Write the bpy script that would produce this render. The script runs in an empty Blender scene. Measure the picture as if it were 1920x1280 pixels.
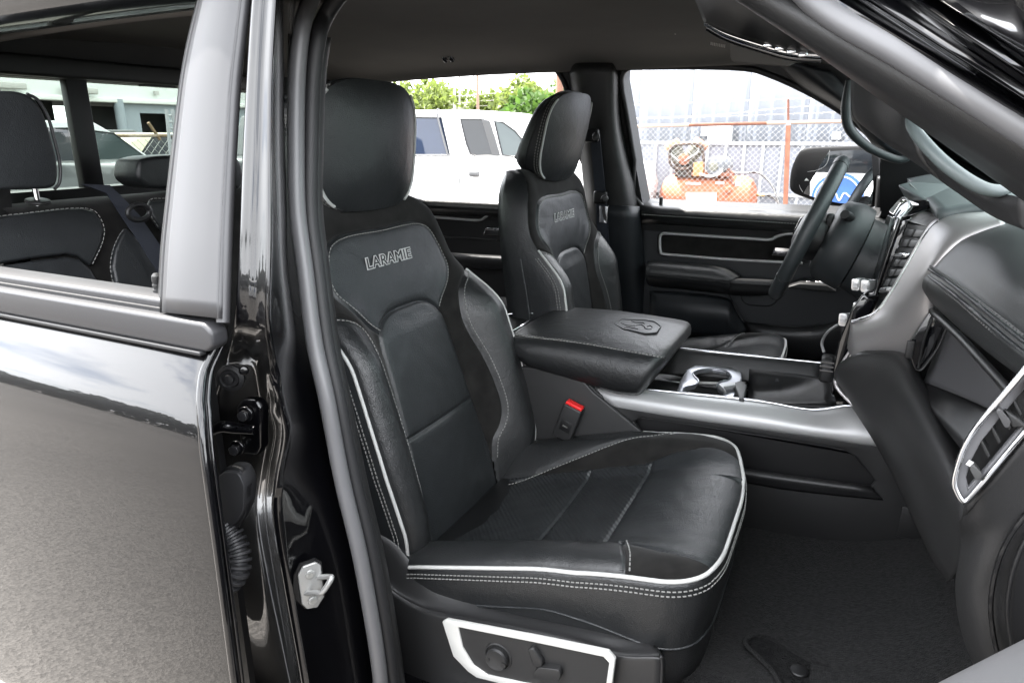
import bpy, bmesh, math, random
import numpy as np
from mathutils import Vector, Matrix
R = math.radians
rng = random.Random(7)
S = bpy.context.scene
COL = S.collection

# ------------------------------------------------------------------ camera
# truck axes: +X towards the bonnet, +Y from the passenger side to the driver side, +Z up
FPX = 1280.0                      # focal length in photograph pixels (24 mm)
PITCH = math.atan(391.0 / FPX)
YAW = math.pi / 2 - math.atan(2720.0 / (FPX / math.cos(PITCH)))
CAM = np.array([0.0, 0.0, 1.54])
_fh = np.array([-math.sin(YAW), math.cos(YAW), 0.0])
VR = np.array([math.cos(YAW), math.sin(YAW), 0.0])
VF = _fh * math.cos(PITCH) + np.array([0, 0, -math.sin(PITCH)])
VU = np.cross(VR, VF)
cam_data = bpy.data.cameras.new('camera')
cam = bpy.data.objects.new('camera', cam_data)
COL.objects.link(cam)
cam_data.sensor_width = 36.0
cam_data.lens = 36.0 * FPX / 1920.0
cam_data.clip_start = 0.02
cam_data.clip_end = 2000.0
cam.matrix_world = Matrix(((VR[0], VU[0], -VF[0], CAM[0]), (VR[1], VU[1], -VF[1], CAM[1]), (VR[2], VU[2], -VF[2], CAM[2]), (0, 0, 0, 1)))
S.camera = cam
S.render.resolution_x, S.render.resolution_y = 1024, 682

# ------------------------------------------------------------------ sky, sun, exposure
SUN_EL, SUN_AZ = R(60), (-0.99, 0.14)      # from behind the truck, a little towards the driver side
W = bpy.data.worlds.new('World'); S.world = W; W.use_nodes = True
nt = W.node_tree; nt.nodes.clear()
sky = nt.nodes.new('ShaderNodeTexSky'); sky.sky_type = 'NISHITA'; sky.sun_disc = False
sky.sun_elevation = SUN_EL; sky.sun_rotation = math.atan2(SUN_AZ[0], SUN_AZ[1]); sky.air_density = 1.0; sky.dust_density = 1.5
tc = nt.nodes.new('ShaderNodeTexCoord'); mp = nt.nodes.new('ShaderNodeMapping'); mp.inputs['Scale'].default_value = (1.0, 1.0, 2.2)
nz = nt.nodes.new('ShaderNodeTexNoise'); nz.inputs['Scale'].default_value = 2.6; nz.inputs['Detail'].default_value = 7; nz.inputs['Roughness'].default_value = 0.6
rp = nt.nodes.new('ShaderNodeValToRGB'); rp.color_ramp.elements[0].position = 0.30; rp.color_ramp.elements[1].position = 0.50
mx = nt.nodes.new('ShaderNodeMixRGB'); mx.inputs['Color2'].default_value = (12.0, 12.2, 12.6, 1)
bg = nt.nodes.new('ShaderNodeBackground'); bg.inputs['Strength'].default_value = 0.12
wo = nt.nodes.new('ShaderNodeOutputWorld')
L = nt.links.new
L(tc.outputs['Generated'], mp.inputs['Vector']); L(mp.outputs['Vector'], nz.inputs['Vector']); L(nz.outputs['Fac'], rp.inputs['Fac'])
L(rp.outputs['Color'], mx.inputs['Fac']); L(sky.outputs['Color'], mx.inputs['Color1']); L(mx.outputs['Color'], bg.inputs['Color']); L(bg.outputs['Background'], wo.inputs['Surface'])
sd = bpy.data.lights.new('sun', 'SUN'); sd.energy = 4.0; sd.angle = R(1.0); sd.color = (1.0, 0.96, 0.9)
sun = bpy.data.objects.new('sun', sd); COL.objects.link(sun)
_sv = Vector((SUN_AZ[0] * math.cos(SUN_EL), SUN_AZ[1] * math.cos(SUN_EL), math.sin(SUN_EL)))
sun.rotation_euler = _sv.to_track_quat('Z', 'Y').to_euler()
sun.location = (-20, 5, 30)
S.view_settings.view_transform = 'Standard'; S.view_settings.look = 'None'
S.view_settings.exposure = 2.62; S.view_settings.gamma = 1.0; S.view_settings.use_curve_mapping = False
S.cycles.use_denoising = True
S.cycles.max_bounces = 10; S.cycles.diffuse_bounces = 5; S.cycles.glossy_bounces = 4; S.cycles.transparent_max_bounces = 16
S.cycles.caustics_reflective = False; S.cycles.caustics_refractive = False
S.cycles.sample_clamp_indirect = 8.0

# ------------------------------------------------------------------ measuring: photograph pixel -> point on a plane of the place
def V(*a): return np.array(a, float)
def ray(px, py):
    d = VF * FPX + (px - 960.0) * VR - (py - 640.0) * VU
    return d / np.linalg.norm(d)
def at(px, py, y=None, x=None, z=None):
    d = ray(px, py)
    if y is not None: t = (y - CAM[1]) / d[1]
    elif x is not None: t = (x - CAM[0]) / d[0]
    else: t = (z - CAM[2]) / d[2]
    return CAM + t * d
def pl(px, py, p0, n):
    d = ray(px, py); p0 = np.array(p0, float); n = np.array(n, float)
    return CAM + d * (np.dot(p0 - CAM, n) / np.dot(d, n))
def ys(pts, y): return [at(p[0], p[1], y=y) for p in pts]

# ------------------------------------------------------------------ materials
MATS = {}
def mat(name, col, rough=0.5, metal=0.0, spec=0.5, bump=None, coat=0.0, coat_rough=0.03, sheen=0.0, var=None, fold=None):
    """bump = (kind, scale per metre, strength, distance); var = (scale, other colour, amount)"""
    if name in MATS: return MATS[name]
    m = bpy.data.materials.new(name); m.use_nodes = True; t = m.node_tree; n = t.nodes; l = t.links.new
    b = n['Principled BSDF']; b.inputs['Base Color'].default_value = (*col, 1); b.inputs['Roughness'].default_value = rough
    b.inputs['Metallic'].default_value = metal; b.inputs['Specular IOR Level'].default_value = spec
    b.inputs['Coat Weight'].default_value = coat; b.inputs['Coat Roughness'].default_value = coat_rough
    b.inputs['Sheen Weight'].default_value = sheen
    co = n.new('ShaderNodeTexCoord')
    if var:
        z = n.new('ShaderNodeTexNoise'); z.inputs['Scale'].default_value = var[0]; z.inputs['Detail'].default_value = 5; l(co.outputs['Object'], z.inputs['Vector'])
        rr = n.new('ShaderNodeValToRGB'); rr.color_ramp.elements[0].position = 0.35; rr.color_ramp.elements[1].position = 0.68; l(z.outputs['Fac'], rr.inputs['Fac'])
        mm = n.new('ShaderNodeMixRGB'); mm.inputs['Color1'].default_value = (*col, 1); mm.inputs['Color2'].default_value = (*var[1], 1)
        mu = n.new('ShaderNodeMath'); mu.operation = 'MULTIPLY'; mu.inputs[1].default_value = var[2]; l(rr.outputs['Color'], mu.inputs[0]); l(mu.outputs[0], mm.inputs['Fac'])
        l(mm.outputs['Color'], b.inputs['Base Color'])
    if bump:
        kind, sc, st, di = bump
        if kind == 'grain':
            x = n.new('ShaderNodeTexVoronoi'); x.feature = 'DISTANCE_TO_EDGE'; x.inputs['Scale'].default_value = sc; o = x.outputs['Distance']
        elif kind == 'weave':
            x = n.new('ShaderNodeTexWave'); x.wave_type = 'BANDS'; x.bands_direction = 'DIAGONAL'; x.inputs['Scale'].default_value = sc; x.inputs['Distortion'].default_value = 1.5; x.inputs['Detail'].default_value = 2; o = x.outputs['Color']
        elif kind == 'ribs':
            x = n.new('ShaderNodeTexWave'); x.wave_type = 'BANDS'; x.bands_direction = 'X'; x.inputs['Scale'].default_value = sc; o = x.outputs['Color']
        else:
            x = n.new('ShaderNodeTexNoise'); x.inputs['Scale'].default_value = sc; x.inputs['Detail'].default_value = 3; o = x.outputs['Fac']
        l(co.outputs['Object'], x.inputs['Vector'])
        if kind in ('grain', 'weave') and fold:      # soft creases and sag over the fine grain
            z2 = n.new('ShaderNodeTexNoise'); z2.inputs['Scale'].default_value = fold[0]; z2.inputs['Detail'].default_value = 4; z2.inputs['Roughness'].default_value = .55; z2.inputs['Distortion'].default_value = .6; l(co.outputs['Object'], z2.inputs['Vector'])
            b2 = n.new('ShaderNodeBump'); b2.inputs['Strength'].default_value = fold[1]; b2.inputs['Distance'].default_value = fold[2]; l(z2.outputs['Fac'], b2.inputs['Height'])
        else: b2 = None
        bp = n.new('ShaderNodeBump'); bp.inputs['Strength'].default_value = st; bp.inputs['Distance'].default_value = di
        l(o, bp.inputs['Height'])
        if b2: l(b2.outputs['Normal'], bp.inputs['Normal'])
        l(bp.outputs['Normal'], b.inputs['Normal'])
        if coat: pass
    MATS[name] = m; return m
def glass(name, tint, fres=1.5, rough=0.0):
    if name in MATS: return MATS[name]
    m = bpy.data.materials.new(name); m.use_nodes = True; t = m.node_tree; n = t.nodes; l = t.links.new; n.clear()
    o = n.new('ShaderNodeOutputMaterial'); mi = n.new('ShaderNodeMixShader'); tr = n.new('ShaderNodeBsdfTransparent'); gl = n.new('ShaderNodeBsdfGlossy'); fr = n.new('ShaderNodeFresnel')
    tr.inputs['Color'].default_value = (*tint, 1); gl.inputs['Roughness'].default_value = rough; fr.inputs['IOR'].default_value = fres
    ge = n.new('ShaderNodeNewGeometry'); s1 = n.new('ShaderNodeMath'); s1.operation = 'SUBTRACT'; s1.inputs[0].default_value = 1.0; l(ge.outputs['Backfacing'], s1.inputs[1]); mu = n.new('ShaderNodeMath'); mu.operation = 'MULTIPLY'; l(fr.outputs[0], mu.inputs[0]); l(s1.outputs[0], mu.inputs[1])   # outer face reflects, inner face only tints
    l(mu.outputs[0], mi.inputs[0]); l(tr.outputs[0], mi.inputs[1]); l(gl.outputs[0], mi.inputs[2]); l(mi.outputs[0], o.inputs['Surface'])
    MATS[name] = m; return m

leather = mat('black_leather', (0.0145, 0.0160, 0.0172), 0.39, spec=0.55, bump=('grain', 260, 0.55, 0.0014), fold=(28, .35, .004), var=(14, (0.020, 0.0218, 0.0235), 0.7))
leather2 = mat('grained_leather', (0.0135, 0.0143, 0.0150), 0.36, spec=0.55, bump=('grain', 290, 0.55, 0.0014), fold=(34, .40, .004), var=(11, (0.0185, 0.0192, 0.020), 0.6))
perfo = mat('perforated_leather', (0.0155, 0.0168, 0.018), 0.40, spec=0.55, bump=('weave', 46, 0.55, 0.0016), fold=(26, .25, .003), var=(16, (0.022, 0.0238, 0.0255), 0.6))
perf2 = mat('fine_perforated_leather', (0.0150, 0.0163, 0.0175), 0.42, spec=0.5, bump=('grain', 190, 0.5, 0.0014), fold=(24, .25, .003), var=(40, (0.021, 0.0228, 0.0245), 0.8))
suede = mat('black_suede', (0.0085, 0.0082, 0.0078), 0.95, spec=0.12, sheen=0.10, bump=('noise', 700, 0.25, 0.0008), var=(25, (0.020, 0.019, 0.018), 0.7))
dash_leather = mat('dash_leather', (0.0125, 0.0135, 0.014), 0.40, spec=0.5, bump=('grain', 620, 0.40, 0.0009), var=(10, (0.018, 0.019, 0.0195), 0.6))
piping_m = mat('light_grey_piping', (0.48, 0.48, 0.465), 0.5, bump=('noise', 900, .3, .0004))
thread_m = mat('grey_thread', (0.22, 0.22, 0.21), 0.85)
plastic = mat('black_plastic', (0.0115, 0.0115, 0.012), 0.46, bump=('grain', 700, 0.35, 0.0007), var=(9, (0.015, 0.015, 0.015), 0.5))
plastic2 = mat('charcoal_plastic', (0.0165, 0.0165, 0.017), 0.47, bump=('grain', 620, 0.4, 0.0008), var=(8, (0.021, 0.021, 0.021), 0.5))
plastic_d = mat('dark_plastic', (0.0055, 0.0055, 0.006), 0.45, bump=('noise', 1300, 0.2, 0.0003))
navy = mat('blue_black_trim', (0.0085, 0.0105, 0.013), 0.5, bump=('noise', 1300, 0.2, 0.0003))
headl = mat('headliner_cloth', (0.150, 0.146, 0.140), 0.95, spec=0.1, bump=('noise', 900, 0.3, 0.0006), var=(5, (0.130, 0.127, 0.122), 0.6))
carpet_m = mat('black_carpet', (0.0075, 0.0075, 0.0078), 1.0, spec=0.03, sheen=0.05, bump=('noise', 420, 1.0, 0.006), var=(140, (0.022, 0.022, 0.022), 0.8))
paint = mat('black_paint', (0.0015, 0.0015, 0.002), 0.3, spec=0.15, coat=1.0, coat_rough=0.012)
satin = mat('satin_black_trim', (0.028, 0.028, 0.030), 0.40, spec=0.55, bump=('noise', 2500, 0.06, 0.0002))
strip_m = mat('frame_strip_rubber', (0.035, 0.035, 0.037), 0.45, spec=0.55)
rubber = mat('door_rubber', (0.10, 0.10, 0.104), 0.42, spec=0.7, bump=('noise', 1800, 0.1, 0.0002))
rubber_d = mat('ribbed_rubber', (0.012, 0.012, 0.013), 0.55, bump=('ribs', 180, 0.2, 0.0005))
chrome = mat('chrome', (0.82, 0.83, 0.85), 0.08, metal=1.0)
silver = mat('satin_silver', (0.44, 0.44, 0.44), 0.50, metal=0.5, bump=('noise', 2200, 0.05, 0.0002))
bezel = mat('silver_paint', (0.40, 0.385, 0.385), 0.45, metal=0.75, bump=('noise', 2200, 0.05, 0.0002))
white_p = mat('white_zinc', (0.62, 0.62, 0.60), 0.4)
zinc = mat('zinc_plate', (0.38, 0.38, 0.37), 0.36, metal=0.5, bump=('noise', 300, .2, .0005))
ivory = mat('ivory_trim', (0.66, 0.66, 0.63), 0.35, metal=0.2)
gloss = mat('gloss_black', (0.004, 0.004, 0.005), 0.06, coat=1.0)
red_m = mat('red_button', (0.72, 0.02, 0.02), 0.35)
wood_m = mat('grey_wood', (0.10, 0.095, 0.09), 0.4, bump=('noise', 200, 0.1, 0.0005), var=(60, (0.04, 0.038, 0.036), 0.9))
belt_m = mat('seat_belt_webbing', (0.022, 0.025, 0.035), 0.55, bump=('ribs', 300, 0.3, 0.0006))

# ------------------------------------------------------------------ mesh helpers
def link(o, parent=None):
    COL.objects.link(o)
    if parent is not None: o.parent = parent
    return o
def tag(o, label=None, cat=None, group=None, kind=None):
    if label: o['label'] = label
    if cat: o['category'] = cat
    if group: o['group'] = group
    if kind: o['kind'] = kind
    return o
def thing(name, label, cat, loc=(0, 0, 0), group=None):
    o = bpy.data.objects.new(name, None); o.empty_display_size = 0.1; o.location = Vector(loc); link(o)
    return tag(o, label, cat, group)
def mk(name, verts, faces, m, parent=None, smooth=True, angle=35, bevel=0.0, seg=3, sub=0, solid=0.0, soff=0.0, kind=None, label=None, weld=False):
    me = bpy.data.meshes.new(name)
    off = np.array(parent.location if parent is not None else (0, 0, 0), float)
    if parent is not None and parent.parent is not None: off = off + np.array(parent.parent.location, float)
    vv = np.asarray(verts, float).reshape(-1, 3) - off
    me.from_pydata(vv.tolist(), [], [list(map(int, f)) for f in faces]); me.validate()
    bm = bmesh.new(); bm.from_mesh(me)
    if weld: bmesh.ops.remove_doubles(bm, verts=bm.verts, dist=1e-5)
    bmesh.ops.recalc_face_normals(bm, faces=bm.faces); bm.to_mesh(me); bm.free()
    if smooth:
        me.polygons.foreach_set('use_smooth', [True] * len(me.polygons))
        if angle < 179 and not (bevel or sub): me.set_sharp_from_angle(angle=R(angle))
    me.materials.append(m)
    o = link(bpy.data.objects.new(name, me), parent)
    if solid: d = o.modifiers.new('thickness', 'SOLIDIFY'); d.thickness = solid; d.offset = soff
    if bevel:
        d = o.modifiers.new('bevel', 'BEVEL'); d.width = bevel; d.segments = seg; d.limit_method = 'ANGLE'; d.angle_limit = R(30); d.harden_normals = False
        me.set_sharp_from_angle(angle=R(179))
    if sub: d = o.modifiers.new('subdivision', 'SUBSURF'); d.levels = sub; d.render_levels = sub
    if kind: o['kind'] = kind
    if label: o['label'] = label
    return o
def cr(P, n=8, closed=False):
    """Catmull-Rom through the points"""
    P = [np.array(p, float) for p in P]; N = len(P)
    if N < 3: return [P[0] + (P[1] - P[0]) * i / n for i in range(n + 1)]
    out = []
    for i in range(N if closed else N - 1):
        if closed: a, b, c, d = P[(i - 1) % N], P[i], P[(i + 1) % N], P[(i + 2) % N]
        else: b, c = P[i], P[i + 1]; a = P[i - 1] if i else 2 * b - c; d = P[i + 2] if i + 2 < N else 2 * c - b
        for k in range(n):
            t = k / n; out.append(0.5 * (2 * b + (c - a) * t + (2 * a - 5 * b + 4 * c - d) * t * t + (3 * b - a - 3 * c + d) * t ** 3))
    if not closed: out.append(P[-1])
    return out
def frames(P, closed=False):
    P = [np.array(p, float) for p in P]; N = len(P); T = []
    for i in range(N):
        a = P[(i - 1) % N] if (closed or i) else P[i]; b = P[(i + 1) % N] if (closed or i < N - 1) else P[i]
        t = b - a; T.append(t / (np.linalg.norm(t) + 1e-12))
    u = np.cross(T[0], V(0.31, 0.27, 0.91)); u /= np.linalg.norm(u); out = []
    for t in T:
        u = u - t * np.dot(u, t); u /= np.linalg.norm(u) + 1e-12; out.append((t, u, np.cross(t, u)))
    return out
def tube_mesh(P, r, n=8, closed=False):
    P = [np.array(p, float) for p in P]; N = len(P); fr = frames(P, closed); v, f = [], []
    rr = r if hasattr(r, '__len__') else [r] * N
    for i, p in enumerate(P):
        t, u, w = fr[i]
        for k in range(n): a = 2 * math.pi * k / n; v.append(p + rr[i] * (math.cos(a) * u + math.sin(a) * w))
    for i in range(N if closed else N - 1):
        j = (i + 1) % N
        for k in range(n): k2 = (k + 1) % n; f.append((i * n + k, i * n + k2, j * n + k2, j * n + k))
    if not closed: f.append(tuple(range(n - 1, -1, -1))); f.append(tuple(range((N - 1) * n, N * n)))
    return v, f
def tube(name, P, r, m, parent=None, n=8, closed=False, smooth=6, kind=None, label=None):
    if smooth: 
        if hasattr(r, '__len__'): r = [float(x) for x in np.interp(np.linspace(0, len(P) - 1, (len(P) - 1) * smooth + 1), range(len(P)), r)]
        P = cr(P, smooth, closed)
    v, f = tube_mesh(P, r, n, closed); return mk(name, v, f, m, parent, angle=60, kind=kind, label=label)
def sweep(name, P, prof, side, m, parent=None, smooth=6, closedprof=True, angle=40):
    """profile points (a,b): a along 'side', b along side x tangent"""
    if smooth: P = cr(P, smooth)
    P = [np.array(p, float) for p in P]; N = len(P); n = len(prof); v, f = [], []
    for i, p in enumerate(P):
        t = P[min(i + 1, N - 1)] - P[max(i - 1, 0)]; t /= np.linalg.norm(t)
        s = side(i / (N - 1)) if callable(side) else np.array(side, float)
        s = s - t * np.dot(s, t); s /= np.linalg.norm(s); w = np.cross(s, t)
        for a, b in prof: v.append(p + a * s + b * w)
    for i in range(N - 1):
        for k in range(n if closedprof else n - 1): k2 = (k + 1) % n; f.append((i * n + k, i * n + k2, (i + 1) * n + k2, (i + 1) * n + k))
    if closedprof: f.append(tuple(range(n - 1, -1, -1))); f.append(tuple(range((N - 1) * n, N * n)))
    return mk(name, v, f, m, parent, angle=angle)
def grid_faces(nr, nc, off=0, closed=False):
    return [(off + i * nc + j, off + i * nc + (j + 1) % nc, off + (i + 1) * nc + (j + 1) % nc, off + (i + 1) * nc + j) for i in range(nr - 1) for j in range(nc if closed else nc - 1)]
def patch(name, rows, m, parent=None, nu=6, nv=6, solid=0.0, soff=0.0, angle=50, kind=None, label=None):
    """rows of control points, smooth through all of them"""
    R1 = [cr(r, nu) for r in rows]; cols = list(zip(*R1)); C2 = [cr(c, nv) if len(c) > 2 else cr(c, nv) for c in cols]
    nr, nc = len(C2[0]), len(C2); v = [C2[j][i] for i in range(nr) for j in range(nc)]
    return mk(name, v, grid_faces(nr, nc), m, parent, solid=solid, soff=soff, angle=angle, kind=kind, label=label)
def loft(name, rings, m, parent=None, cap=True, angle=40, sub=0, label=None, closed=True):
    n = len(rings[0]); v = [p for r in rings for p in r]; f = grid_faces(len(rings), n, 0, closed)
    if cap: f.append(tuple(range(n - 1, -1, -1))); f.append(tuple(range((len(rings) - 1) * n, len(rings) * n)))
    return mk(name, v, f, m, parent, angle=angle, sub=sub, label=label)
def prism(name, pts, vec, m, parent=None, bevel=0.0, seg=3, label=None, angle=35, kind=None):
    n = len(pts); vec = np.array(vec, float); v = [np.array(p, float) for p in pts] + [np.array(p, float) + vec for p in pts]
    f = [tuple(range(n)), tuple(range(2 * n - 1, n - 1, -1))] + [(i, (i + 1) % n, n + (i + 1) % n, n + i) for i in range(n)]
    return mk(name, v, f, m, parent, bevel=bevel, seg=seg, label=label, angle=angle, kind=kind)
BOXF = [(0, 1, 3, 2), (4, 6, 7, 5), (0, 4, 5, 1), (2, 3, 7, 6), (0, 2, 6, 4), (1, 5, 7, 3)]
def box_v(c, s, rot=None):
    out = []
    for a in (-.5, .5):
        for b in (-.5, .5):
            for d in (-.5, .5):
                p = V(a * s[0], b * s[1], d * s[2])
                if rot is not None: p = np.array(rot) @ p
                out.append(np.array(c, float) + p)
    return out
def box(name, c, s, m, parent=None, rot=None, bevel=0.0, seg=3, label=None, kind=None): return mk(name, box_v(c, s, rot), BOXF, m, parent, bevel=bevel, seg=seg, label=label, kind=kind)
def boxes(name, lst, m, parent=None, kind=None, label=None, bevel=0.0):
    v, f = [], []
    for b in lst: o = len(v); v += box_v(*b); f += [tuple(o + i for i in q) for q in BOXF]
    return mk(name, v, f, m, parent, kind=kind, label=label, bevel=bevel)
def rotz(a): c, s = math.cos(a), math.sin(a); return np.array([[c, -s, 0], [s, c, 0], [0, 0, 1.0]])
def roty(a): c, s = math.cos(a), math.sin(a); return np.array([[c, 0, s], [0, 1, 0], [-s, 0, c]])
def rotx(a): c, s = math.cos(a), math.sin(a); return np.array([[1, 0, 0], [0, c, -s], [0, s, c]])
def rnd(pts, r, seg=4):
    """round the corners of a closed 3-D polygon"""
    out = []; n = len(pts)
    for i in range(n):
        p = np.array(pts[i], float); a = np.array(pts[i - 1], float) - p; b = np.array(pts[(i + 1) % n], float) - p
        la, lb = np.linalg.norm(a), np.linalg.norm(b); q = min(r, la * .45, lb * .45); A = p + a / la * q; B = p + b / lb * q
        for k in range(seg + 1): t = k / seg; out.append((1 - t) ** 2 * A + 2 * t * (1 - t) * p + t * t * B)
    return out
def disc(name, c, axis, r, h, m, parent=None, n=28, bevel=0.0, label=None, prof=None, seg=2):
    """turned piece: prof = [(radius, height)...] along axis"""
    ax = np.array(axis, float); ax /= np.linalg.norm(ax); u = np.cross(ax, V(0.2, 0.3, 0.93)); u /= np.linalg.norm(u); w = np.cross(ax, u)
    prof = prof or [(r, 0), (r, h)]; v = []
    for rr, hh in prof:
        for k in range(n): a = 2 * math.pi * k / n; v.append(np.array(c, float) + hh * ax + rr * (math.cos(a) * u + math.sin(a) * w))
    f = grid_faces(len(prof), n, 0, True) + [tuple(range(n - 1, -1, -1)), tuple(range((len(prof) - 1) * n, len(prof) * n))]
    return mk(name, v, f, m, parent, bevel=bevel, label=label, seg=seg)
def dashes(name, paths, m, parent, lift=None, ln=0.0055, gap=0.003, w=0.0011, kind='stuff'):
    """rows of sewn stitches: one small block per stitch"""
    v, f = [], []
    for P in paths:
        P = np.array(P); seg = np.linalg.norm(np.diff(P, axis=0), axis=1); cum = np.concatenate([[0], np.cumsum(seg)])
        if cum[-1] < 0.01: continue
        s = 0.002
        while s + ln < cum[-1]:
            a = np.array([np.interp(s, cum, P[:, k]) for k in range(3)]); b = np.array([np.interp(s + ln, cum, P[:, k]) for k in range(3)])
            t = b - a; L_ = np.linalg.norm(t); t /= L_; u = np.cross(t, V(.3, .2, .9)); u /= np.linalg.norm(u); wv = np.cross(t, u)
            o = len(v)
            for p in (a, b):
                for q, r_ in ((-1, -1), (1, -1), (1, 1), (-1, 1)): v.append(p + w * (q * u + r_ * wv))
            f += [(o, o + 1, o + 2, o + 3), (o + 4, o + 7, o + 6, o + 5)] + [(o + i, o + 4 + i, o + 4 + (i + 1) % 4, o + (i + 1) % 4) for i in range(4)]
            s += ln + gap
    return mk(name, v, f, m, parent, smooth=False, kind=kind)
def lettering(name, txt, size, m, parent, origin, ex, ey, ez, extrude=0.0006, offset=0.0, shear=0.0, space=1.0, align='CENTER', label=None, wide=1.0):
    cu = bpy.data.curves.new(name, 'FONT'); cu.body = txt; cu.size = size; cu.extrude = extrude; cu.offset = offset; cu.shear = shear; cu.space_character = space; cu.align_x = align; cu.align_y = 'CENTER'; cu.resolution_u = 3
    o = bpy.data.objects.new(name, cu); COL.objects.link(o); me = bpy.data.meshes.new_from_object(o.evaluated_get(bpy.context.evaluated_depsgraph_get()))
    v = np.array([q.co[:] for q in me.vertices]).reshape(-1, 3); f = [tuple(p.vertices) for p in me.polygons]
    bpy.data.objects.remove(o); bpy.data.curves.remove(cu); bpy.data.meshes.remove(me)
    ex, ey, ez = [np.array(q, float) / np.linalg.norm(q) for q in (ex, ey, ez)]
    w = np.array(origin, float) + v[:, :1] * wide * ex + v[:, 1:2] * ey + v[:, 2:3] * ez
    return mk(name, w, f, m, parent, smooth=False, label=label)
def plate(name, outer, holes, thick, m, parent, nrm, bevel=0.0, label=None):
    """flat sheet with openings, given thickness"""
    bm = bmesh.new(); E = []
    for loop in [outer] + holes:
        vs = [bm.verts.new(Vector(p)) for p in loop]
        for i in range(len(vs)): E.append(bm.edges.new((vs[i], vs[(i + 1) % len(vs)])))
    bmesh.ops.triangle_fill(bm, use_beauty=True, use_dissolve=False, edges=E, normal=Vector(nrm))
    bm.verts.index_update(); v = [np.array(q.co[:]) for q in bm.verts]; f = [tuple(q.index for q in p.verts) for p in bm.faces]; bm.free()
    n = np.array(nrm, float); n /= np.linalg.norm(n); cnt = {}
    for p in f:
        for i in range(len(p)): e = (p[i], p[(i + 1) % len(p)]); cnt[tuple(sorted(e))] = cnt.get(tuple(sorted(e)), 0) + 1
    N = len(v); vv = v + [q - n * thick for q in v]; ff = list(f) + [tuple(N + i for i in reversed(p)) for p in f]
    for p in f:
        for i in range(len(p)):
            a, b = p[i], p[(i + 1) % len(p)]
            if cnt[tuple(sorted((a, b)))] == 1: ff.append((a, b, N + b, N + a))
    return mk(name, vv, ff, m, parent, bevel=bevel, label=label)

# ================================================================== ground
def asphalt():
    m = bpy.data.materials.new('worn_asphalt'); m.use_nodes = True; t = m.node_tree; n = t.nodes; l = t.links.new; b = n['Principled BSDF']; b.inputs['Roughness'].default_value = 0.9
    c = n.new('ShaderNodeTexCoord'); a = n.new('ShaderNodeTexNoise'); a.inputs['Scale'].default_value = 0.35; a.inputs['Detail'].default_value = 6
    v = n.new('ShaderNodeTexVoronoi'); v.inputs['Scale'].default_value = 95; r = n.new('ShaderNodeValToRGB'); r.color_ramp.elements[0].color = (0.050, 0.046, 0.042, 1); r.color_ramp.elements[1].color = (0.155, 0.143, 0.131, 1)
    r2 = n.new('ShaderNodeValToRGB'); r2.color_ramp.elements[0].color = (0.75, 0.75, 0.75, 1); r2.color_ramp.elements[1].color = (1.1, 1.1, 1.1, 1); r2.color_ramp.elements[0].position = .3; r2.color_ramp.elements[1].position = .7
    mm = n.new('ShaderNodeMixRGB'); mm.blend_type = 'MULTIPLY'; mm.inputs['Fac'].default_value = 1
    l(c.outputs['Object'], a.inputs['Vector']); l(c.outputs['Object'], v.inputs['Vector']); l(v.outputs['Color'], r.inputs['Fac']); l(a.outputs['Fac'], r2.inputs['Fac']); l(r.outputs['Color'], mm.inputs['Color1']); l(r2.outputs['Color'], mm.inputs['Color2']); l(mm.outputs['Color'], b.inputs['Base Color'])
    bp = n.new('ShaderNodeBump'); bp.inputs['Strength'].default_value = 0.5; bp.inputs['Distance'].default_value = 0.01; l(v.outputs['Distance'], bp.inputs['Height']); l(bp.outputs['Normal'], b.inputs['Normal'])
    return m
tag(mk('ground', [V(-600, -600, 0), V(600, -600, 0), V(600, 600, 0), V(-600, 600, 0)], [(0, 1, 2, 3)], asphalt()), kind='structure')

# ================================================================== cab of the pickup
cab = thing('pickup_cab', 'black pickup truck cab around the seats with dark headliner and glossy door pillar', 'truck cab', (-0.7, 1.55, 0.5))
# roof skin and headliner
xs_ = [-1.98, -1.8, -1.3, -0.8, -0.3, -0.05, 0.1]
hl_drop = [0.05, 0.02, 0.0, 0.0, 0.0, 0.015, 0.05]
hl_prof = [(0.93, 1.735), (1.0, 1.775), (1.2, 1.80), (1.55, 1.812), (1.9, 1.80), (2.12, 1.785), (2.25, 1.765), (2.30, 1.735)]
patch('headliner', [[V(x, y, z - d * 0.9) for y, z in hl_prof] for x, d in zip(xs_, hl_drop)], headl, cab, 5, 4, solid=0.012, soff=1)
rf_prof = [(0.74, 1.775), (0.80, 1.815), (0.95, 1.855), (1.25, 1.89), (1.55, 1.90), (1.85, 1.89), (2.15, 1.855), (2.30, 1.815), (2.36, 1.76)]
patch('roof_panel', [[V(x, y, z - d) for y, z in rf_prof] for x, d in zip([-2.05, -1.8, -1.3, -0.8, -0.3, -0.05, 0.16], [0.05, 0.01, 0, 0, 0.0, 0.015, 0.06])], paint, cab, 5, 4, solid=0.01)

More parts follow.
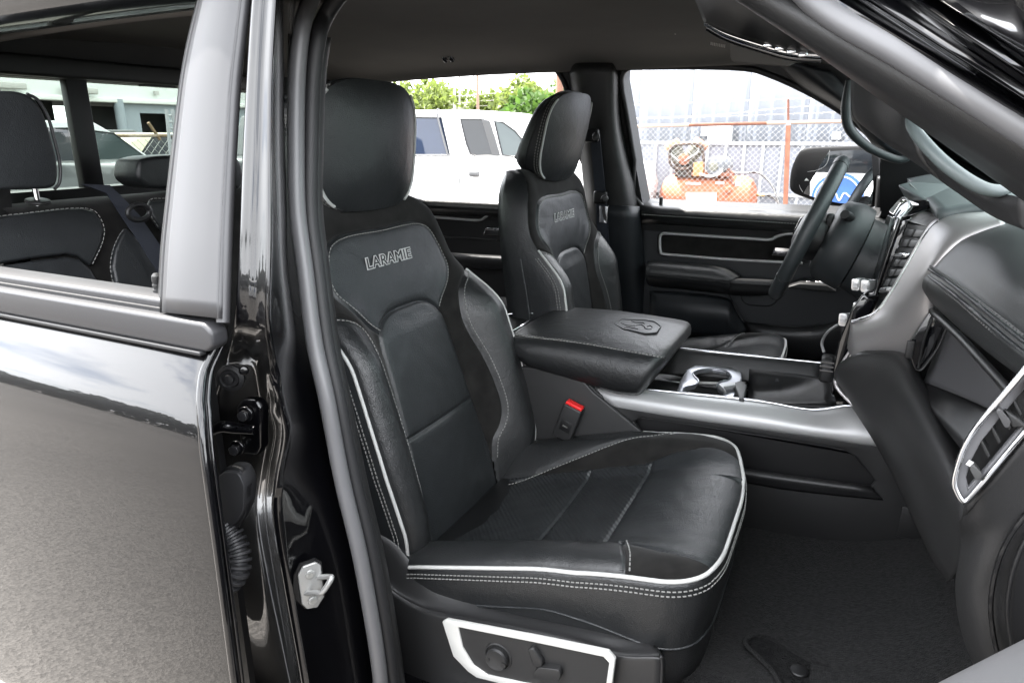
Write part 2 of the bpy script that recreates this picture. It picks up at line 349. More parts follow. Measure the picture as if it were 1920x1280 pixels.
# near centre pillar: rows of (photo row, depth, left, bead, groove, ridge, inner corner)
PB = [(-150, .800, 488, 500, 512, 530, 575), (0, .775, 474, 487, 500, 521, 548), (150, .745, 464, 478, 492, 513, 541), (300, .715, 456, 472, 488, 511, 541), (450, .690, 450, 466, 484, 511, 548),
      (600, .668, 440, 460, 482, 508, 568), (680, .664, 420, 450, 485, 515, 584), (760, .660, 395, 440, 495, 530, 604), (810, .660, 380, 430, 500, 540, 614), (890, .660, 370, 425, 490, 526, 628),
      (960, .660, 370, 425, 485, 522, 643), (1080, .660, 375, 435, 500, 540, 668), (1280, .660, 400, 460, 535, 575, 698), (1500, .660, 430, 490, 565, 605, 735)]
rows = []
for i, (py, yb, a, m1, m2, b, c) in enumerate(PB):
    low = 0.0 if py < 590 else min(1.0, (py - 590) / 130); yb = yb - .045 * (1 - low)
    A = at(a, py, y=yb + .004 + .10 * low)
    rows.append([A + V(-.03, .08, 0), A, at(m1, py, y=yb - .003 + .09 * low), at(m2, py, y=yb + .001 + .06 * low), at(b - 5 + 2 * low, py, y=yb + .006 * low), at(b + 1, py, y=yb + .014), at((b + c) / 2, py, y=yb + .07), at(c, py, y=yb + .125 + .045 * (1 - low)), at(c + 8, py, y=yb + .15 + .045 * (1 - low))])
patch('door_pillar', rows, paint, cab, 5, 6, solid=0.006, soff=-1, angle=80)
# rubber seal round the front door opening
def seal_y(py): return float(np.interp(py, [0, 150, 300, 450, 600, 760, 1280], [.885, .86, .83, .805, .785, .775, .775]))
sb = [(713, 1420), (714, 1280), (680, 1066), (641, 897), (612, 745), (589, 640), (571, 500), (558, 400), (555, 300), (557, 150), (567, 50)]
sealpath = [at(x + 0, y, y=seal_y(y) - .012) for x, y in sb] + [at(586, -8, y=.893), at(612, -58, y=.90), V(-.56, .90, 1.812), V(-.35, .885, 1.815), V(-.16, .85, 1.77)] 
A0, A1 = at(1525, 0, y=.80), at(1920, 239, y=.70)
sealpath += [A0, (A0 + A1) / 2, A1, A1 + (A1 - A0) * .6]
tube('door_seal', sealpath, 0.0130, rubber, cab, n=14, smooth=8)
lip = [(745, 1420), (736, 1280), (703, 1066), (664, 897), (634, 745), (612, 640), (594, 500), (582, 400), (582, 300), (587, 150), (597, 70)]
lippath = [at(x, y, y=seal_y(y) + .012) for x, y in lip] + [at(610, 32, y=.91), at(640, -12, y=.918), at(690, -52, y=.922), V(-.35, .905, 1.80), V(-.17, .875, 1.75)]
tube('seal_lip', lippath, 0.0125, rubber_d, cab, n=10, smooth=8)
# inner pillar trim behind the seal
rows = [[at(x - 4, y, y=seal_y(y) + .02), at(x + 16, y, y=seal_y(y) + .03), at(x + 20, y, y=seal_y(y) + .06), at(x - 10, y, y=seal_y(y) + .14)] for x, y in lip]
patch('pillar_trim', rows, plastic, cab, 4, 4, solid=.004)

# windscreen pillar: strips across it, each (x at top of picture, y at right edge of picture, depth top, depth bottom)
def arail(x0, y1, ya, yb, ks=(-.45, 0, .35, .7, 1, 1.6, 2.4)):
    a, b = at(x0, 0, y=ya), at(1920, y1, y=yb); return [a + (b - a) * k for k in ks]
def apatch(name, rails, m, **k): return patch(name, [list(q) for q in zip(*[arail(*r) for r in rails])], m, cab, 5, 4, **k)
apatch('pillar_cover', [(1392, 372, .885, .79), (1384, 350, .862, .765), (1398, 334, .84, .742), (1440, 300, .822, .722), (1486, 266, .818, .718), (1504, 256, .83, .73)], plastic2, solid=.004)
apatch('door_channel', [(1548, 222, .80, .70), (1566, 212, .785, .688), (1590, 200, .80, .70), (1622, 186, .795, .695), (1634, 180, .77, .67), (1644, 174, .765, .665), (1670, 160, .775, .675), (1705, 138, .765, .665), (1712, 132, .748, .648), (1720, 126, .748, .648), (1745, 108, .762, .662), (1768, 92, .758, .658)], paint, solid=.004)
apatch('roof_side_panel', [(1768, 92, .758, .658), (1774, 88, .712, .612), (1784, 80, .700, .600), (1830, 46, .715, .615), (1900, 0, .745, .645), (1990, -60, .79, .69)], paint, solid=.006)
patch('roof_side_rail', [[V(x, .765, 1.80 + d), V(x, .735, 1.785 + d), V(x, .728, 1.762 + d), V(x, .748, 1.722 + d), V(x, .82, 1.720 + d)] for x, d in ((-2.05, -.05), (-1.8, -.012), (-1.3, 0), (-.8, .004), (-.3, 0), (-.1, -.012))], paint, cab, 4, 4, solid=.006)
tube('roof_rail_trim', [V(-.2, .80, 1.79), V(-.6, .81, 1.81), V(-1.2, .80, 1.80), V(-1.95, .79, 1.76)], .022, paint, cab, n=10)
patch('roof_rail_cover', [[V(-1.95, .80, 1.79), V(-1.95, .90, 1.785), V(-1.95, .97, 1.795)], [V(-1.2, .81, 1.81), V(-1.2, .91, 1.795), V(-1.2, .99, 1.805)], [V(-.6, .82, 1.80), V(-.6, .92, 1.76), V(-.6, 1.0, 1.79)], [V(-.2, .81, 1.79), V(-.2, .88, 1.74), V(-.2, 1.0, 1.785)]], plastic_d, cab, solid=.01)
# grab handle on the near windscreen pillar
gh = [(1716, 205, .86), (1709, 225, .845), (1720, 252, .82), (1768, 304, .79), (1828, 346, .775), (1872, 358, .775), (1906, 344, .80)]
tube('grab_handle', [at(x, y, y=d + .05) for x, y, d in gh], [.005, .0062, .0066, .0068, .0066, .0062, .005], mat('lit_handle_grey', (.085, .105, .105), .45, bump=('noise', 900, .2, .0004)), cab, n=12)  # windscreen light and its teal tint are put into the handle colour
patch('handle_recess', [[at(1700, 190, y=.93), at(1800, 250, y=.89), at(1905, 330, y=.86)], [at(1712, 232, y=.98), at(1790, 292, y=.95), at(1890, 345, y=.92)], [at(1725, 262, y=.93), at(1780, 316, y=.90), at(1880, 362, y=.87)]], mat('recess_grey', (.018, .022, .023), .5), cab, solid=.004)
patch('pillar_lower_cover', [[at(1600, 140, y=.98), at(1640, 165, y=.95), at(1690, 200, y=.93), at(1700, 210, y=.92)], [at(1600, 190, y=.99), at(1640, 225, y=.955), at(1690, 250, y=.93), at(1722, 268, y=.90)], [at(1612, 225, y=1.0), at(1655, 258, y=.965), at(1700, 285, y=.935), at(1740, 305, y=.90)], [at(1668, 262, y=1.01), at(1700, 285, y=.99), at(1750, 322, y=.95), at(1800, 358, y=.90)], [at(1740, 312, y=1.0), at(1800, 355, y=.96), at(1870, 395, y=.92), at(1930, 420, y=.86)]], plastic2, cab, 5, 5, solid=.006)
patch('pillar_lower_edge', [[at(1722, 262, y=.90), at(1780, 312, y=.88), at(1850, 356, y=.86), at(1930, 372, y=.80)], [at(1735, 285, y=.89), at(1790, 332, y=.87), at(1850, 372, y=.85), at(1930, 392, y=.80)], [at(1752, 318, y=.91), at(1806, 360, y=.89), at(1866, 400, y=.86), at(1930, 430, y=.80)]], plastic2, cab, 5, 5, solid=.008)

# rear wall and rear window
RX = -1.9
rw = ys
def rx(px, py, dx=0): return at(px, py, x=RX + dx)
p_, q_ = rx(-200, 127), rx(480, 178)
zt = 0.5 * (rx(0, 140)[2] + rx(340, 165)[2]); zb = 1.395
plate('rear_wall', [V(RX, .80, .55), V(RX, 2.42, .55), V(RX, 2.30, 1.79), V(RX, .86, 1.79)], [[V(RX, .98, zb), V(RX, 2.14, zb), V(RX, 2.10, zt), V(RX, 1.0, zt)]], .07, plastic, cab, (1, 0, 0))
rwin = mk('rear_window', *[[V(RX - .03, .97, zb - .01), V(RX - .03, 2.15, zb - .01), V(RX - .03, 2.11, zt + .01), V(RX - .03, .99, zt + .01)], [(0, 1, 2, 3)]], glass('tinted_glass', (0.56, 0.595, 0.565)), cab, solid=.004)
ya_, yb_ = rx(137, 230)[1], rx(176, 230)[1]
box('window_divider', (RX - .02, (ya_ + yb_) / 2 + .004, (zt + zb) / 2), (.03, yb_ - ya_, zt - zb + .02), plastic_d, rwin, bevel=.004)
box('window_divider', (RX - .02, 1.98, (zt + zb) / 2), (.03, .04, zt - zb + .02), plastic_d, rwin, bevel=.004)
box('window_header', (RX + .02, 1.55, zt + .026), (.04, 1.24, .05), plastic, cab, bevel=.008)
box('window_catch', rx(295, 161, .01), (.03, .10, .008), plastic_d, cab)

# far side frame with its window openings
FP0, FN = V(0, 2.44, 1.28), V(0, .47, .12)
FN = FN / np.linalg.norm(FN)
def fw(px, py, off=0.0): return pl(px, py, FP0 - FN * off, FN)
def fxz(x, z, off=0.0): y = 2.44 - (z - 1.28) * (FN[2] / FN[1]); return V(x, y, z) - FN * off
rear_hole = [fw(*p) for p in [(694, 200), (697, 168), (708, 153), (800, 137), (900, 129), (985, 124), (1030, 125), (1052, 142), (1066, 178), (1078, 240), (1092, 300), (1104, 384), (900, 376), (690, 368)]]
front_hole = [fw(*p) for p in [(1166, 160), (1167, 140), (1176, 129), (1195, 126), (1300, 125), (1395, 128), (1440, 139), (1510, 170), (1580, 211), (1625, 248), (1650, 272), (1650, 408), (1420, 398), (1206, 388), (1190, 300), (1176, 215)]]
outer = [fxz(-1.93, 1.20), fxz(-1.93, 1.80), fxz(.02, 1.80), fxz(.22, 1.72), fxz(.55, 1.42), fxz(.55, 1.20)]
plate('side_frame', outer, [rear_hole, front_hole], -.09, plastic, cab, FN)
for h in (rear_hole, front_hole): tube('window_seal', [p - FN * .004 for p in h], .009, rubber_d, cab, n=8, closed=True, smooth=3)
# far centre pillar trim, belt and anchor
patch('centre_pillar_trim', [[fw(1064, 120, .012), fw(1085, 118, .05), fw(1140, 118, .05), fw(1158, 122, .012)], [fw(1082, 235, .012), fw(1100, 235, .06), fw(1146, 235, .06), fw(1164, 235, .012)], [fw(1098, 380, .012), fw(1120, 385, .07), fw(1170, 385, .07), fw(1194, 385, .012)], [fw(1110, 590, .02), fw(1130, 590, .08), fw(1195, 590, .08), fw(1212, 590, .02)]], plastic, cab, 5, 5, solid=.006)
patch('pillar_lower_trim', [[fw(1128, 385, .076), fw(1172, 386, .076), fw(1198, 387, .03)], [fw(1140, 500, .084), fw(1186, 500, .084), fw(1208, 500, .03)], [fw(1150, 620, .09), fw(1196, 620, .09), fw(1216, 620, .03)]], navy, cab, 5, 5, solid=.006)
patch('front_pillar_trim', [[fw(1450, 110, .03), fw(1500, 120, .05), fw(1560, 135, .05)], [fw(1500, 160, .012), fw(1550, 165, .06), fw(1600, 180, .05)], [fw(1575, 205, .012), fw(1605, 210, .06), fw(1660, 230, .05)], [fw(1640, 260, .012), fw(1665, 270, .05), fw(1720, 300, .04)]], navy, cab, 5, 5, solid=.006)
# far pillar grab handle
tube('grab_handle', [fw(x, y, .13) for x, y in [(1592, 150), (1586, 200), (1592, 240), (1622, 272), (1660, 292), (1690, 300), (1712, 290)]], [.009, .013, .014, .013, .012, .011, .008], mat('far_handle_grey', (.028, .034, .036), .45), cab, n=12)
patch('handle_backing', [[fw(1592, 140, .05), fw(1625, 150, .06), fw(1660, 170, .05)], [fw(1598, 215, .05), fw(1640, 225, .07), fw(1680, 245, .05)], [fw(1640, 275, .05), fw(1670, 285, .07), fw(1720, 300, .05)]], navy, cab, solid=.005)
prism('mirror_sail', [fw(*p, .02) for p in [(1652, 262), (1760, 330), (1760, 412), (1652, 406)]], FN * .03, plastic_d, cab)
# coat hook, roof lamp console, visor
hk = at(845, 103, y=2.16)
box('coat_hook', hk, (.055, .016, .026), plastic, cab, bevel=.005)
for dx in (-.012, .014): tube('hook_prong', [hk + V(dx, -.006, .012), hk + V(dx, -.022, .004), hk + V(dx, -.022, -.012), hk + V(dx, -.012, -.020)], .0085, mat('black_chrome', (.12, .12, .125), .15, metal=.9), cab, n=10)
def zc(px, py, z=1.765): return at(px, py, z=z)
oc = [at(1323, 42, y=1.42), at(1360, 62, y=1.42), at(1420, 82, y=1.42), at(1480, 98, y=1.42), at(1540, 103, y=1.42)]
tube('console_trim', oc, .006, chrome, cab, n=8)
tube('console_edge', [p + V(0, .02, -.007) for p in oc], .006, gloss, cab, n=8)
patch('overhead_console', [[p + V(0, -.006, .004) for p in oc], [p + V(0, -.10, .03) for p in oc], [p + V(0, -.22, .05) for p in oc]], plastic_d, cab, 4, 4, solid=.01)
boxes('console_buttons', [(at(1440 + 22 * k, 84 + 6 * k, y=1.41) + V(0, -.004, 0), (.016, .010, .010)) for k in range(4)], chrome, cab, bevel=.002)
prism('sun_visor', [at(p[0], p[1], y=1.47) for p in rnd([V(1366, 72, 0), V(1370, 116, 0), V(1478, 124, 0), V(1488, 117, 0), V(1512, 115, 0), V(1526, 100, 0), V(1440, 82, 0)], 9)], V(0, .02, 0), headl, cab, bevel=.004)
prism('visor_label', [at(*p, y=1.462) for p in [(1455, 106), (1459, 99), (1503, 106), (1500, 111)]], V(0, .002, 0), mat('paper_label', (.7, .66, .6), .7), cab)
tube('visor_clip', [at(1243, 50, y=2.0), at(1253, 54, y=2.0), at(1268, 62, y=2.0)], .005, mat('pale_clip', (.5, .48, .46), .4), cab)
boxes('roof_vent', [(at(1333 + 3.2 * k, 82 + .6 * k, y=2.02), (.002, .006, .007)) for k in range(9)], mat('pale_clip', (.5, .48, .46), .4), cab)
# floor, sill, bulkhead
patch('floor_carpet', [[V(x, y, z) for y in (.95, 1.2, 1.55, 2.0, 2.44)] for x, z in ((-1.9, .70), (-.9, .66), (-.3, .655), (.0, .665), (.18, .71), (.33, .80), (.5, 1.0), (.56, 1.2))], carpet_m, cab, 6, 6, solid=.02, soff=-1)
patch('door_sill', [[V(x, .66, .36), V(x, .655, .44), V(x, .69, .48), V(x, .80, .485), V(x, .90, .53), V(x, .96, .655)] for x in (-1.9, -.9, -.3, .3, .7)], paint, cab, 5, 4, solid=.006)
box('sill_cover', (-.2, .93, .60), (1.0, .06, .05), plastic, cab, bevel=.012)
box('bulkhead', (.60, 1.55, .95), (.05, 1.75, 1.0), plastic_d, cab)
box('cab_floor', (-.65, 1.70, .60), (2.6, 1.48, .05), plastic_d, cab)
box('far_sill', (-.65, 2.43, .68), (2.6, .08, .18), plastic_d, cab)
mk('windscreen', [V(.58, .82, 1.36), V(.58, 2.32, 1.36), V(.08, 2.16, 1.75), V(.08, .98, 1.75)], [(0, 1, 2, 3)], glass('windscreen_glass', (.74, .80, .78)), cab, solid=.005)
box('windscreen_header', (.10, 1.55, 1.765), (.10, 1.3, .06), plastic, cab, bevel=.02)

prism('rear_quarter_panel', [V(-1.62, .62, .5), V(-2.0, .62, .5), V(-2.0, .62, 1.3), V(-2.0, .76, 1.79), V(-1.70, .76, 1.79), V(-1.62, .62, 1.3)], V(0, .08, 0), paint, cab)
prism('quarter_trim', [V(-1.60, .74, .6), V(-1.95, .74, .6), V(-1.95, .90, 1.76), V(-1.68, .90, 1.76)], V(0, .03, .0), plastic, cab)
patch('front_wing', [[V(x, .60, 1.16 - .05 * k), V(x, .57, 1.05), V(x, .57, .8), V(x, .60, .5)] for k, x in enumerate((.46, .8, 1.3, 1.7))], paint, cab, 4, 4, solid=.006)
patch('bonnet', [[V(x, .60, 1.16 - .05 * k), V(x, .72, 1.25 - .05 * k), V(x, 1.58, 1.33 - .05 * k), V(x, 2.44, 1.25 - .05 * k), V(x, 2.56, 1.16 - .05 * k)] for k, x in enumerate((.46, .8, 1.3, 1.7))], paint, cab, 4, 4, solid=.006)
prism('cowl_side', [V(.34, .66, .45), V(.75, .66, .45), V(.75, .66, 1.45), V(.42, .66, 1.45)], V(0, .05, 0), paint, cab)
# striker on the pillar, hinge, grommet, cable boot
def pp(px, py, y): return at(px, py, y=y)
sc = pp(583, 1096, .70)
st_n = V(.80, -.60, 0); st_s = V(.6, .8, 0); up = V(0, 0, 1)
def stp(a, b, d=0.0): return sc + st_s * a + up * b + st_n * d
strk = prism('door_striker', [stp(a, b, .0) for a, b in [(-.019, .026), (-.010, .040), (.010, .042), (.018, .034), (.018, -.026), (.006, -.042), (-.010, -.040), (-.018, -.028)]], st_n * .005, zinc, cab, bevel=.002)
ldir = V(.90, .05, .30); ldir /= np.linalg.norm(ldir)
tube('loop', [stp(-.010, -.010, .002), stp(-.010, -.010, .002) + ldir * .022, stp(-.008, -.010, .002) + ldir * .034, stp(.006, .010, .002) + ldir * .036, stp(.012, .012, .002) + ldir * .022, stp(.012, .012, .002)], .0046, zinc, strk, n=10, smooth=4)
for b in (.024, -.026): disc('screw', stp(0, b, .004), st_n,   .008, .004, zinc, strk, n=18, bevel=.0012); disc('screw_socket', stp(0, b, .0082), st_n, .0042, .0012, mat('zinc_shadow', (.35, .35, .33), .5, metal=.6), strk, n=6)
prism('striker_backing', [stp(a * 1.12, b * 1.08, -.004) for a, b in [(-.022, .024), (-.012, .040), (.010, .042), (.018, .034), (.018, -.026), (.006, -.042), (-.012, -.038), (-.026, -.010)]], st_n * .004, plastic_d, cab)
hy = .675
hb = prism('hinge_bracket', [pp(x, y, hy) for x, y in [(440, 762), (452, 748), (478, 750), (488, 765), (488, 840), (480, 855), (452, 852), (446, 810)]], V(.0, .02, 0), paint, cab, bevel=.006)
for x, y in ((462, 775), (446, 838)):
    c = pp(x, y, hy - .004); disc('hinge_bolt', c, V(.35, -1, .05), .012, .005, paint, hb, n=20, bevel=.0015); disc('bolt_head', c + V(.002, -.006, 0), V(.35, -1, .05), .0085, .008, mat('black_steel', (.012, .012, .013), .25), hb, n=6, bevel=.001)
tube('hinge_arm', [pp(392, 812, .64), pp(415, 800, .645), pp(440, 802, .655), pp(478, 806, .665)], [.007, .009, .009, .007], paint, hb, n=10)
disc('grommet', pp(434, 707, .69), V(.5, -1, 0), .02, .008, rubber_d, cab, prof=[(.021, 0), (.021, .005), (.015, .008), (.013, .005), (.008, .005), (.007, .012), (.003, .013)])
for x, y in ((457, 694), (463, 906)):
    disc('body_plug', pp(x, y, .672), V(.75, -.65, .1), .007, .004, paint, cab, n=18, bevel=.002)
bt = pp(428, 930, .668)
boot = prism('cable_boot', [pp(q[0], q[1], .655) for q in rnd([V(398, 905, 0), V(418, 884, 0), V(446, 886, 0), V(458, 910, 0), V(456, 960, 0), V(440, 985, 0), V(408, 988, 0)], 10)], V(-.01, .035, 0), mat('bellows_rubber', (.035, .035, .037), .5), cab, bevel=.006)
prism('boot_flange', [pp(q[0], q[1], .662) for q in rnd([V(402, 896, 0), V(424, 876, 0), V(450, 880, 0), V(463, 908, 0), V(460, 968, 0), V(442, 992, 0), V(408, 994, 0)], 10)], V(-.004, .014, 0), rubber_d, boot, bevel=.003)
cpth = cr([pp(420, 985, .66), pp(436, 1010, .66), pp(446, 1040, .655), pp(444, 1070, .645), pp(428, 1090, .635), pp(405, 1095, .625)], 16)
tube('cable_bellows', cpth, [.0175 + (.0035 if (i % 6) < 3 else -.0025) for i in range(len(cpth))], mat('bellows_rubber', (.035, .035, .037), .5), boot, n=16, smooth=0)

# ================================================================== near rear door (closed, window down)
rd = thing('rear_truck_door', 'closed glossy black rear passenger door with lowered window and grey window frame at the left', 'car door', (-1.2, 0.62, 0.9))
zz = np.array([1.262, 1.25, 1.235, 1.22, 1.205, 1.195, 1.187, 1.180, 1.172, 1.162, 1.15, 1.135, 1.115, 1.08, 1.03, .95, .85, .72, .60, .50])
th = np.radians(np.interp(-zz, [-1.262, -1.238, -1.213, -1.203, -1.195, -1.178, -1.156, -1.12, -1.03, -.95, -.72, -.5], [44, 40, 34, 31, 27.5, 19, 12, 7, 4, 2, -1.5, -5]))
yy = [0.603]
for i in range(1, len(zz)): yy.append(yy[-1] - math.tan(0.5 * (th[i] + th[i - 1])) * (zz[i - 1] - zz[i]))
_py = np.linspace(560, 1700, 400); _pe = np.interp(_py, [560, 600, 640, 700, 745, 850, 1050, 1280, 1500, 1700], [416, 412, 400, 373, 366, 373, 401, 431, 460, 486])
def xf_at(z, y):
    P = [at(a_, b_, y=y) for a_, b_ in zip(_pe, _py)]; Z = [q[2] for q in P]; return float(np.interp(-z, [-q for q in Z], [q[0] for q in P]))
XF = {float(z): xf_at(z, y) for z, y in zip(zz, yy)}
xf = lambda z: XF[float(z)]
cols = [0, .015, .05, .15, .35, .6, 1.0]
v = []; nc = len(cols)
for z, y in zip(zz, yy):
    for k in cols: v.append(V(xf(z) - k, y + .006 * (1 - min(1, k / .15)) ** 2 + .010 * (k / 1.0) ** 2, z))
outer_panel = mk('outer_panel', v, grid_faces(len(zz), nc), paint, rd, angle=179, solid=.004, soff=-1)
outer_panel.modifiers.new('subdivision', 'SUBSURF').render_levels = 2
edge = [V(xf(z), y + .008, z) for z, y in zip(zz, yy)]
tube('panel_hem', edge, .006, paint, rd, n=10, smooth=3)
tube('hem_bead', [p + V(.004, .009, 0) for p in edge], .003, paint, rd, n=8, smooth=3)
patch('shut_face', [[p + V(.0, .004, 0), p + V(.0, .012, 0), p + V(-.020, .024, 0), p + V(-.07, .05, 0)] for p in edge], paint, rd, 4, 2, solid=.003)
# chip of paint / mark on the body crease is only a reflection; belt moulding and sill
bx0, bx1 = at(-250, 535, y=.60), at(410, 617, y=.60)
z_b0 = at(0, 570, y=.598)[2]; z_b1 = at(408, 636, y=.598)[2]
prism('belt_moulding', rnd([V(-1.75, .592, 1.262), V(-.742, .592, 1.262), V(-.728, .592, 1.272), V(-.728, .592, 1.292), V(-.742, .592, 1.302), V(-1.75, .592, 1.302)], .006), V(0, .028, 0), satin, rd, bevel=.006)
box('moulding_lip', (-1.25, .594, 1.2595), (1.0, .012, .006), rubber_d, rd, bevel=.002)
box('window_sill', (-1.32, .640, 1.306), (.95, .05, .024), satin, rd, bevel=.005)
box('glass_slot', (-1.32, .613, 1.303), (.95, .008, .008), rubber_d, rd)
box('inner_skin', (-1.28, .665, .92), (.9, .012, .78), plastic_d, rd)
lp = at(297, 553, y=.645)
disc('lock_pin', at(297, 558, y=.645), V(0, .03, 1), .006, .03, plastic, rd, prof=[(.0062, -.004), (.0062, .012), (.0048, .013), (.0048, .016), (.0062, .017), (.0062, .020), (.0048, .021), (.0060, .024), (.006, .032), (.003, .036)])
disc('lock_bezel', at(297, 560, y=.645), V(0, 0, 1), .012, .004, satin, rd, bevel=.001)
# window frame cover
wl = [(385, -60), (375, 0), (357, 80), (343, 160), (330, 270), (318, 380), (309, 470), (303, 585)]
wr = [(462, -60), (453, 0), (443, 80), (434, 160), (427, 270), (421, 380), (417, 470), (412, 597)]
wy = lambda py: float(np.interp(py, [-60, 0, 300, 590], [.752, .738, .668, .598]))
patch('window_frame_cover', [[at(l[0], l[1], y=wy(l[1]) + .004), at((l[0] * 2 + r_[0]) / 3, (l[1] * 2 + r_[1]) / 3, y=wy(l[1]) - .002), at((l[0] + 2 * r_[0]) / 3, (l[1] + 2 * r_[1]) / 3, y=wy(l[1]) - .002), at(r_[0], r_[1], y=wy(r_[1]) + .003)] for l, r_ in zip(wl, wr)], satin, rd, 4, 4, solid=.014, soff=-1)
tube('frame_strip', [at(r_[0] + 6, r_[1] + (8 if i == 7 else 0), y=wy(r_[1]) + .012) for i, r_ in enumerate(wr)], .0085, strip_m, rd, n=12)
tube('frame_groove', [at(r_[0] - 2, r_[1], y=wy(r_[1]) + .004) for r_ in wr], .0018, rubber_d, rd, n=6)
patch('frame_reveal', [[at(l[0], l[1], y=wy(l[1]) + .008), at(l[0] + 2, l[1], y=wy(l[1]) + .045)] + [at(r_[0], r_[1], y=wy(r_[1]) + .06)] for l, r_ in zip(wl, wr)], plastic_d, rd, 3, 4, solid=.004)
tube('upper_frame', [at(400, -75, y=.755), at(200, -38, y=.755), at(0, -12, y=.755), at(-200, 15, y=.755)], .014, plastic, rd, n=10)

# ================================================================== open front passenger door (its inner ledge fills the lower right corner)
fd = thing('truck_front_door', 'open front passenger door, only its pale lit inner ledge showing in the lower right corner', 'car door', (.2, .5, .9))
fdir = V(-.62, -.78, 0); fdir /= np.linalg.norm(fdir); fnv = V(.78, -.62, 0); h0 = V(.238, .668, 0)
def fdp(s, d, z): return h0 + fdir * s + fnv * d + V(0, 0, z)
patch('inner_ledge', [[fdp(s, d, z) for d, z in ((.004, .98), (.0, 1.08), (-.004, 1.125), (.006, 1.148), (.04, 1.155), (.08, 1.15))] for s in (-.02, .2, .5, .8, 1.02)], mat('ledge_vinyl', (.022, .023, .026), .5, bump=('noise', 1200, .2, .0004)), fd, 5, 4, solid=.01, soff=1)
prism('door_core', [fdp(-.02, .02, .45), fdp(1.04, .02, .45), fdp(1.04, .02, 1.12), fdp(-.02, .02, 1.12)], fnv * .14, plastic_d, fd, bevel=.02)
prism('outer_panel', [fdp(-.02, .17, .45), fdp(1.10, .17, .45), fdp(1.12, .17, 1.16), fdp(-.02, .17, 1.16)], fnv * .03, paint, fd, bevel=.01)

# ================================================================== front seats
# local seat coordinates: s = towards the middle of the cab, t = up the backrest, q = forward along the cushion
RC = math.atan2(.21, .668)
YS0 = 1.195
BT, BN = V(-math.sin(RC), 0, math.cos(RC)), V(math.cos(RC), 0, math.sin(RC))
BO = V(-.703, 0, .715)
def sm(a, b, x): t = np.clip((x - a) / (b - a), 0, 1); return t * t * (3 - 2 * t)
def b_w(t): return np.interp(t, [-.06, 0, .1, .2, .3, .4, .47, .52, .56, .60, .65, .69, .715, .735, .75], [.235, .250, .265, .271, .271, .268, .263, .256, .249, .243, .231, .213, .192, .165, .140])
def b_d(s, t):
    w = b_w(t); a = np.abs(s) / w
    d = .012 * np.sin(np.clip(t, 0, .6) / .6 * math.pi)
    pk = np.where(s > 0, .085, .068)
    hb = pk * sm(-.12, .10, t) * (1 - sm(.40, .58, t))
    d = d + hb * sm(.125, .235, np.abs(s))
    # cushioned panels
    d = d + .006 * np.cos(np.clip(np.abs(s) / .14, 0, 1) * math.pi / 2) * sm(-.02, .05, t) * (1 - sm(.43, .47, t))
    d = d + .005 * np.clip(1 - (s / .2) ** 2, 0, 1) * np.clip(1 - ((t - .575) / .085) ** 2, 0, 1)
    e = np.clip((a - .84) / .16, 0, 1); d = d - np.where(s > 0, .010, .030) * (1 - np.sqrt(np.clip(1 - e * e, 0, 1)))
    k = np.clip((t - .665) / .085, 0, 1); d = d - .075 * (1 - np.sqrt(np.clip(1 - k * k, 0, .9999)))
    return d
def c_len(s): a = np.clip(np.abs(s) / .272, 0, 1); return np.where(np.asarray(s) < 0, .500 + .085 * np.clip(1 - a ** 9, 0, 1) ** .5, .475 + .065 * (1 - a ** 2.2) + .045 * np.clip(1 - a ** 12, 0, 1) ** .5)
def c_h(s, q):
    L_ = c_len(s); a = np.abs(s) / .272
    h = .715 + .30 * q + .010 * np.sin(np.clip((q - .36) / .24, 0, 1) * math.pi)
    pk = np.where(s > 0, .064, .044)
    h = h + pk * sm(.135, .225, np.abs(s)) * (1 - .72 * sm(.28, .55, q))
    h = h - .006 * np.cos(np.clip(s / .17, -1, 1) * math.pi / 2) * (1 - sm(.3, .4, q))
    e = np.clip((a - .85) / .15, 0, 1); f = np.clip((q / L_ - .86) / .14, 0, 1); r2 = np.clip(e * e + f * f, 0, 1); h = h - np.where(s > .1, .012, .024) * (1 - np.sqrt(1 - r2))
    return h - .05 * (1 - sm(-.08, .04, q))
SEAM_U = [(0, .661), (.10, .663), (.150, .657), (.180, .641), (.200, .602), (.206, .571), (.202, .546), (.182, .518), (.150, .483), (.116, .452)]
SEAM_I = [(0, .488), (.045, .487), (.080, .479), (.106, .460), (.121, .430), (.127, .34), (.134, .229), (.141, .148), (.146, .077), (.147, 0), (.147, -.07)]
SEAM_B = [(.256, .522), (.215, .505), (.188, .485), (.172, .456), (.164, .416), (.166, .377), (.177, .311), (.184, .24), (.185, .178), (.175, .137), (.157, .105), (.148, .06)]
CUS_F = [(.135, .04), (.158, .094), (.176, .154), (.198, .24), (.222, .32), (.245, .374), (.275, .405)]
def curve2(P, n=8): return np.array([p[:2] for p in cr([V(a, b, 0) for a, b in P], n)])
def mir(P): P = np.array(P); return P * V(-1, 1)
def inside(x, y, poly):
    c = np.zeros(x.shape, bool); n = len(poly)
    for i in range(n):
        (x1, y1), (x2, y2) = poly[i], poly[(i + 1) % n]
        if y1 == y2: continue
        c ^= ((y1 > y) != (y2 > y)) & (x < (x2 - x1) * (y - y1) / (y2 - y1) + x1)
    return c
def pdist(x, y, L_):
    d = np.full(x.shape, 9.0)
    for i in range(len(L_) - 1):
        ax, ay = L_[i]; bx, by = L_[i + 1]; vx, vy = bx - ax, by - ay; l2 = vx * vx + vy * vy + 1e-12
        t = np.clip(((x - ax) * vx + (y - ay) * vy) / l2, 0, 1); d = np.minimum(d, (x - ax - t * vx) ** 2 + (y - ay - t * vy) ** 2)
    return np.sqrt(d)
def sgn(ins, d): return np.where(ins, d, -d)
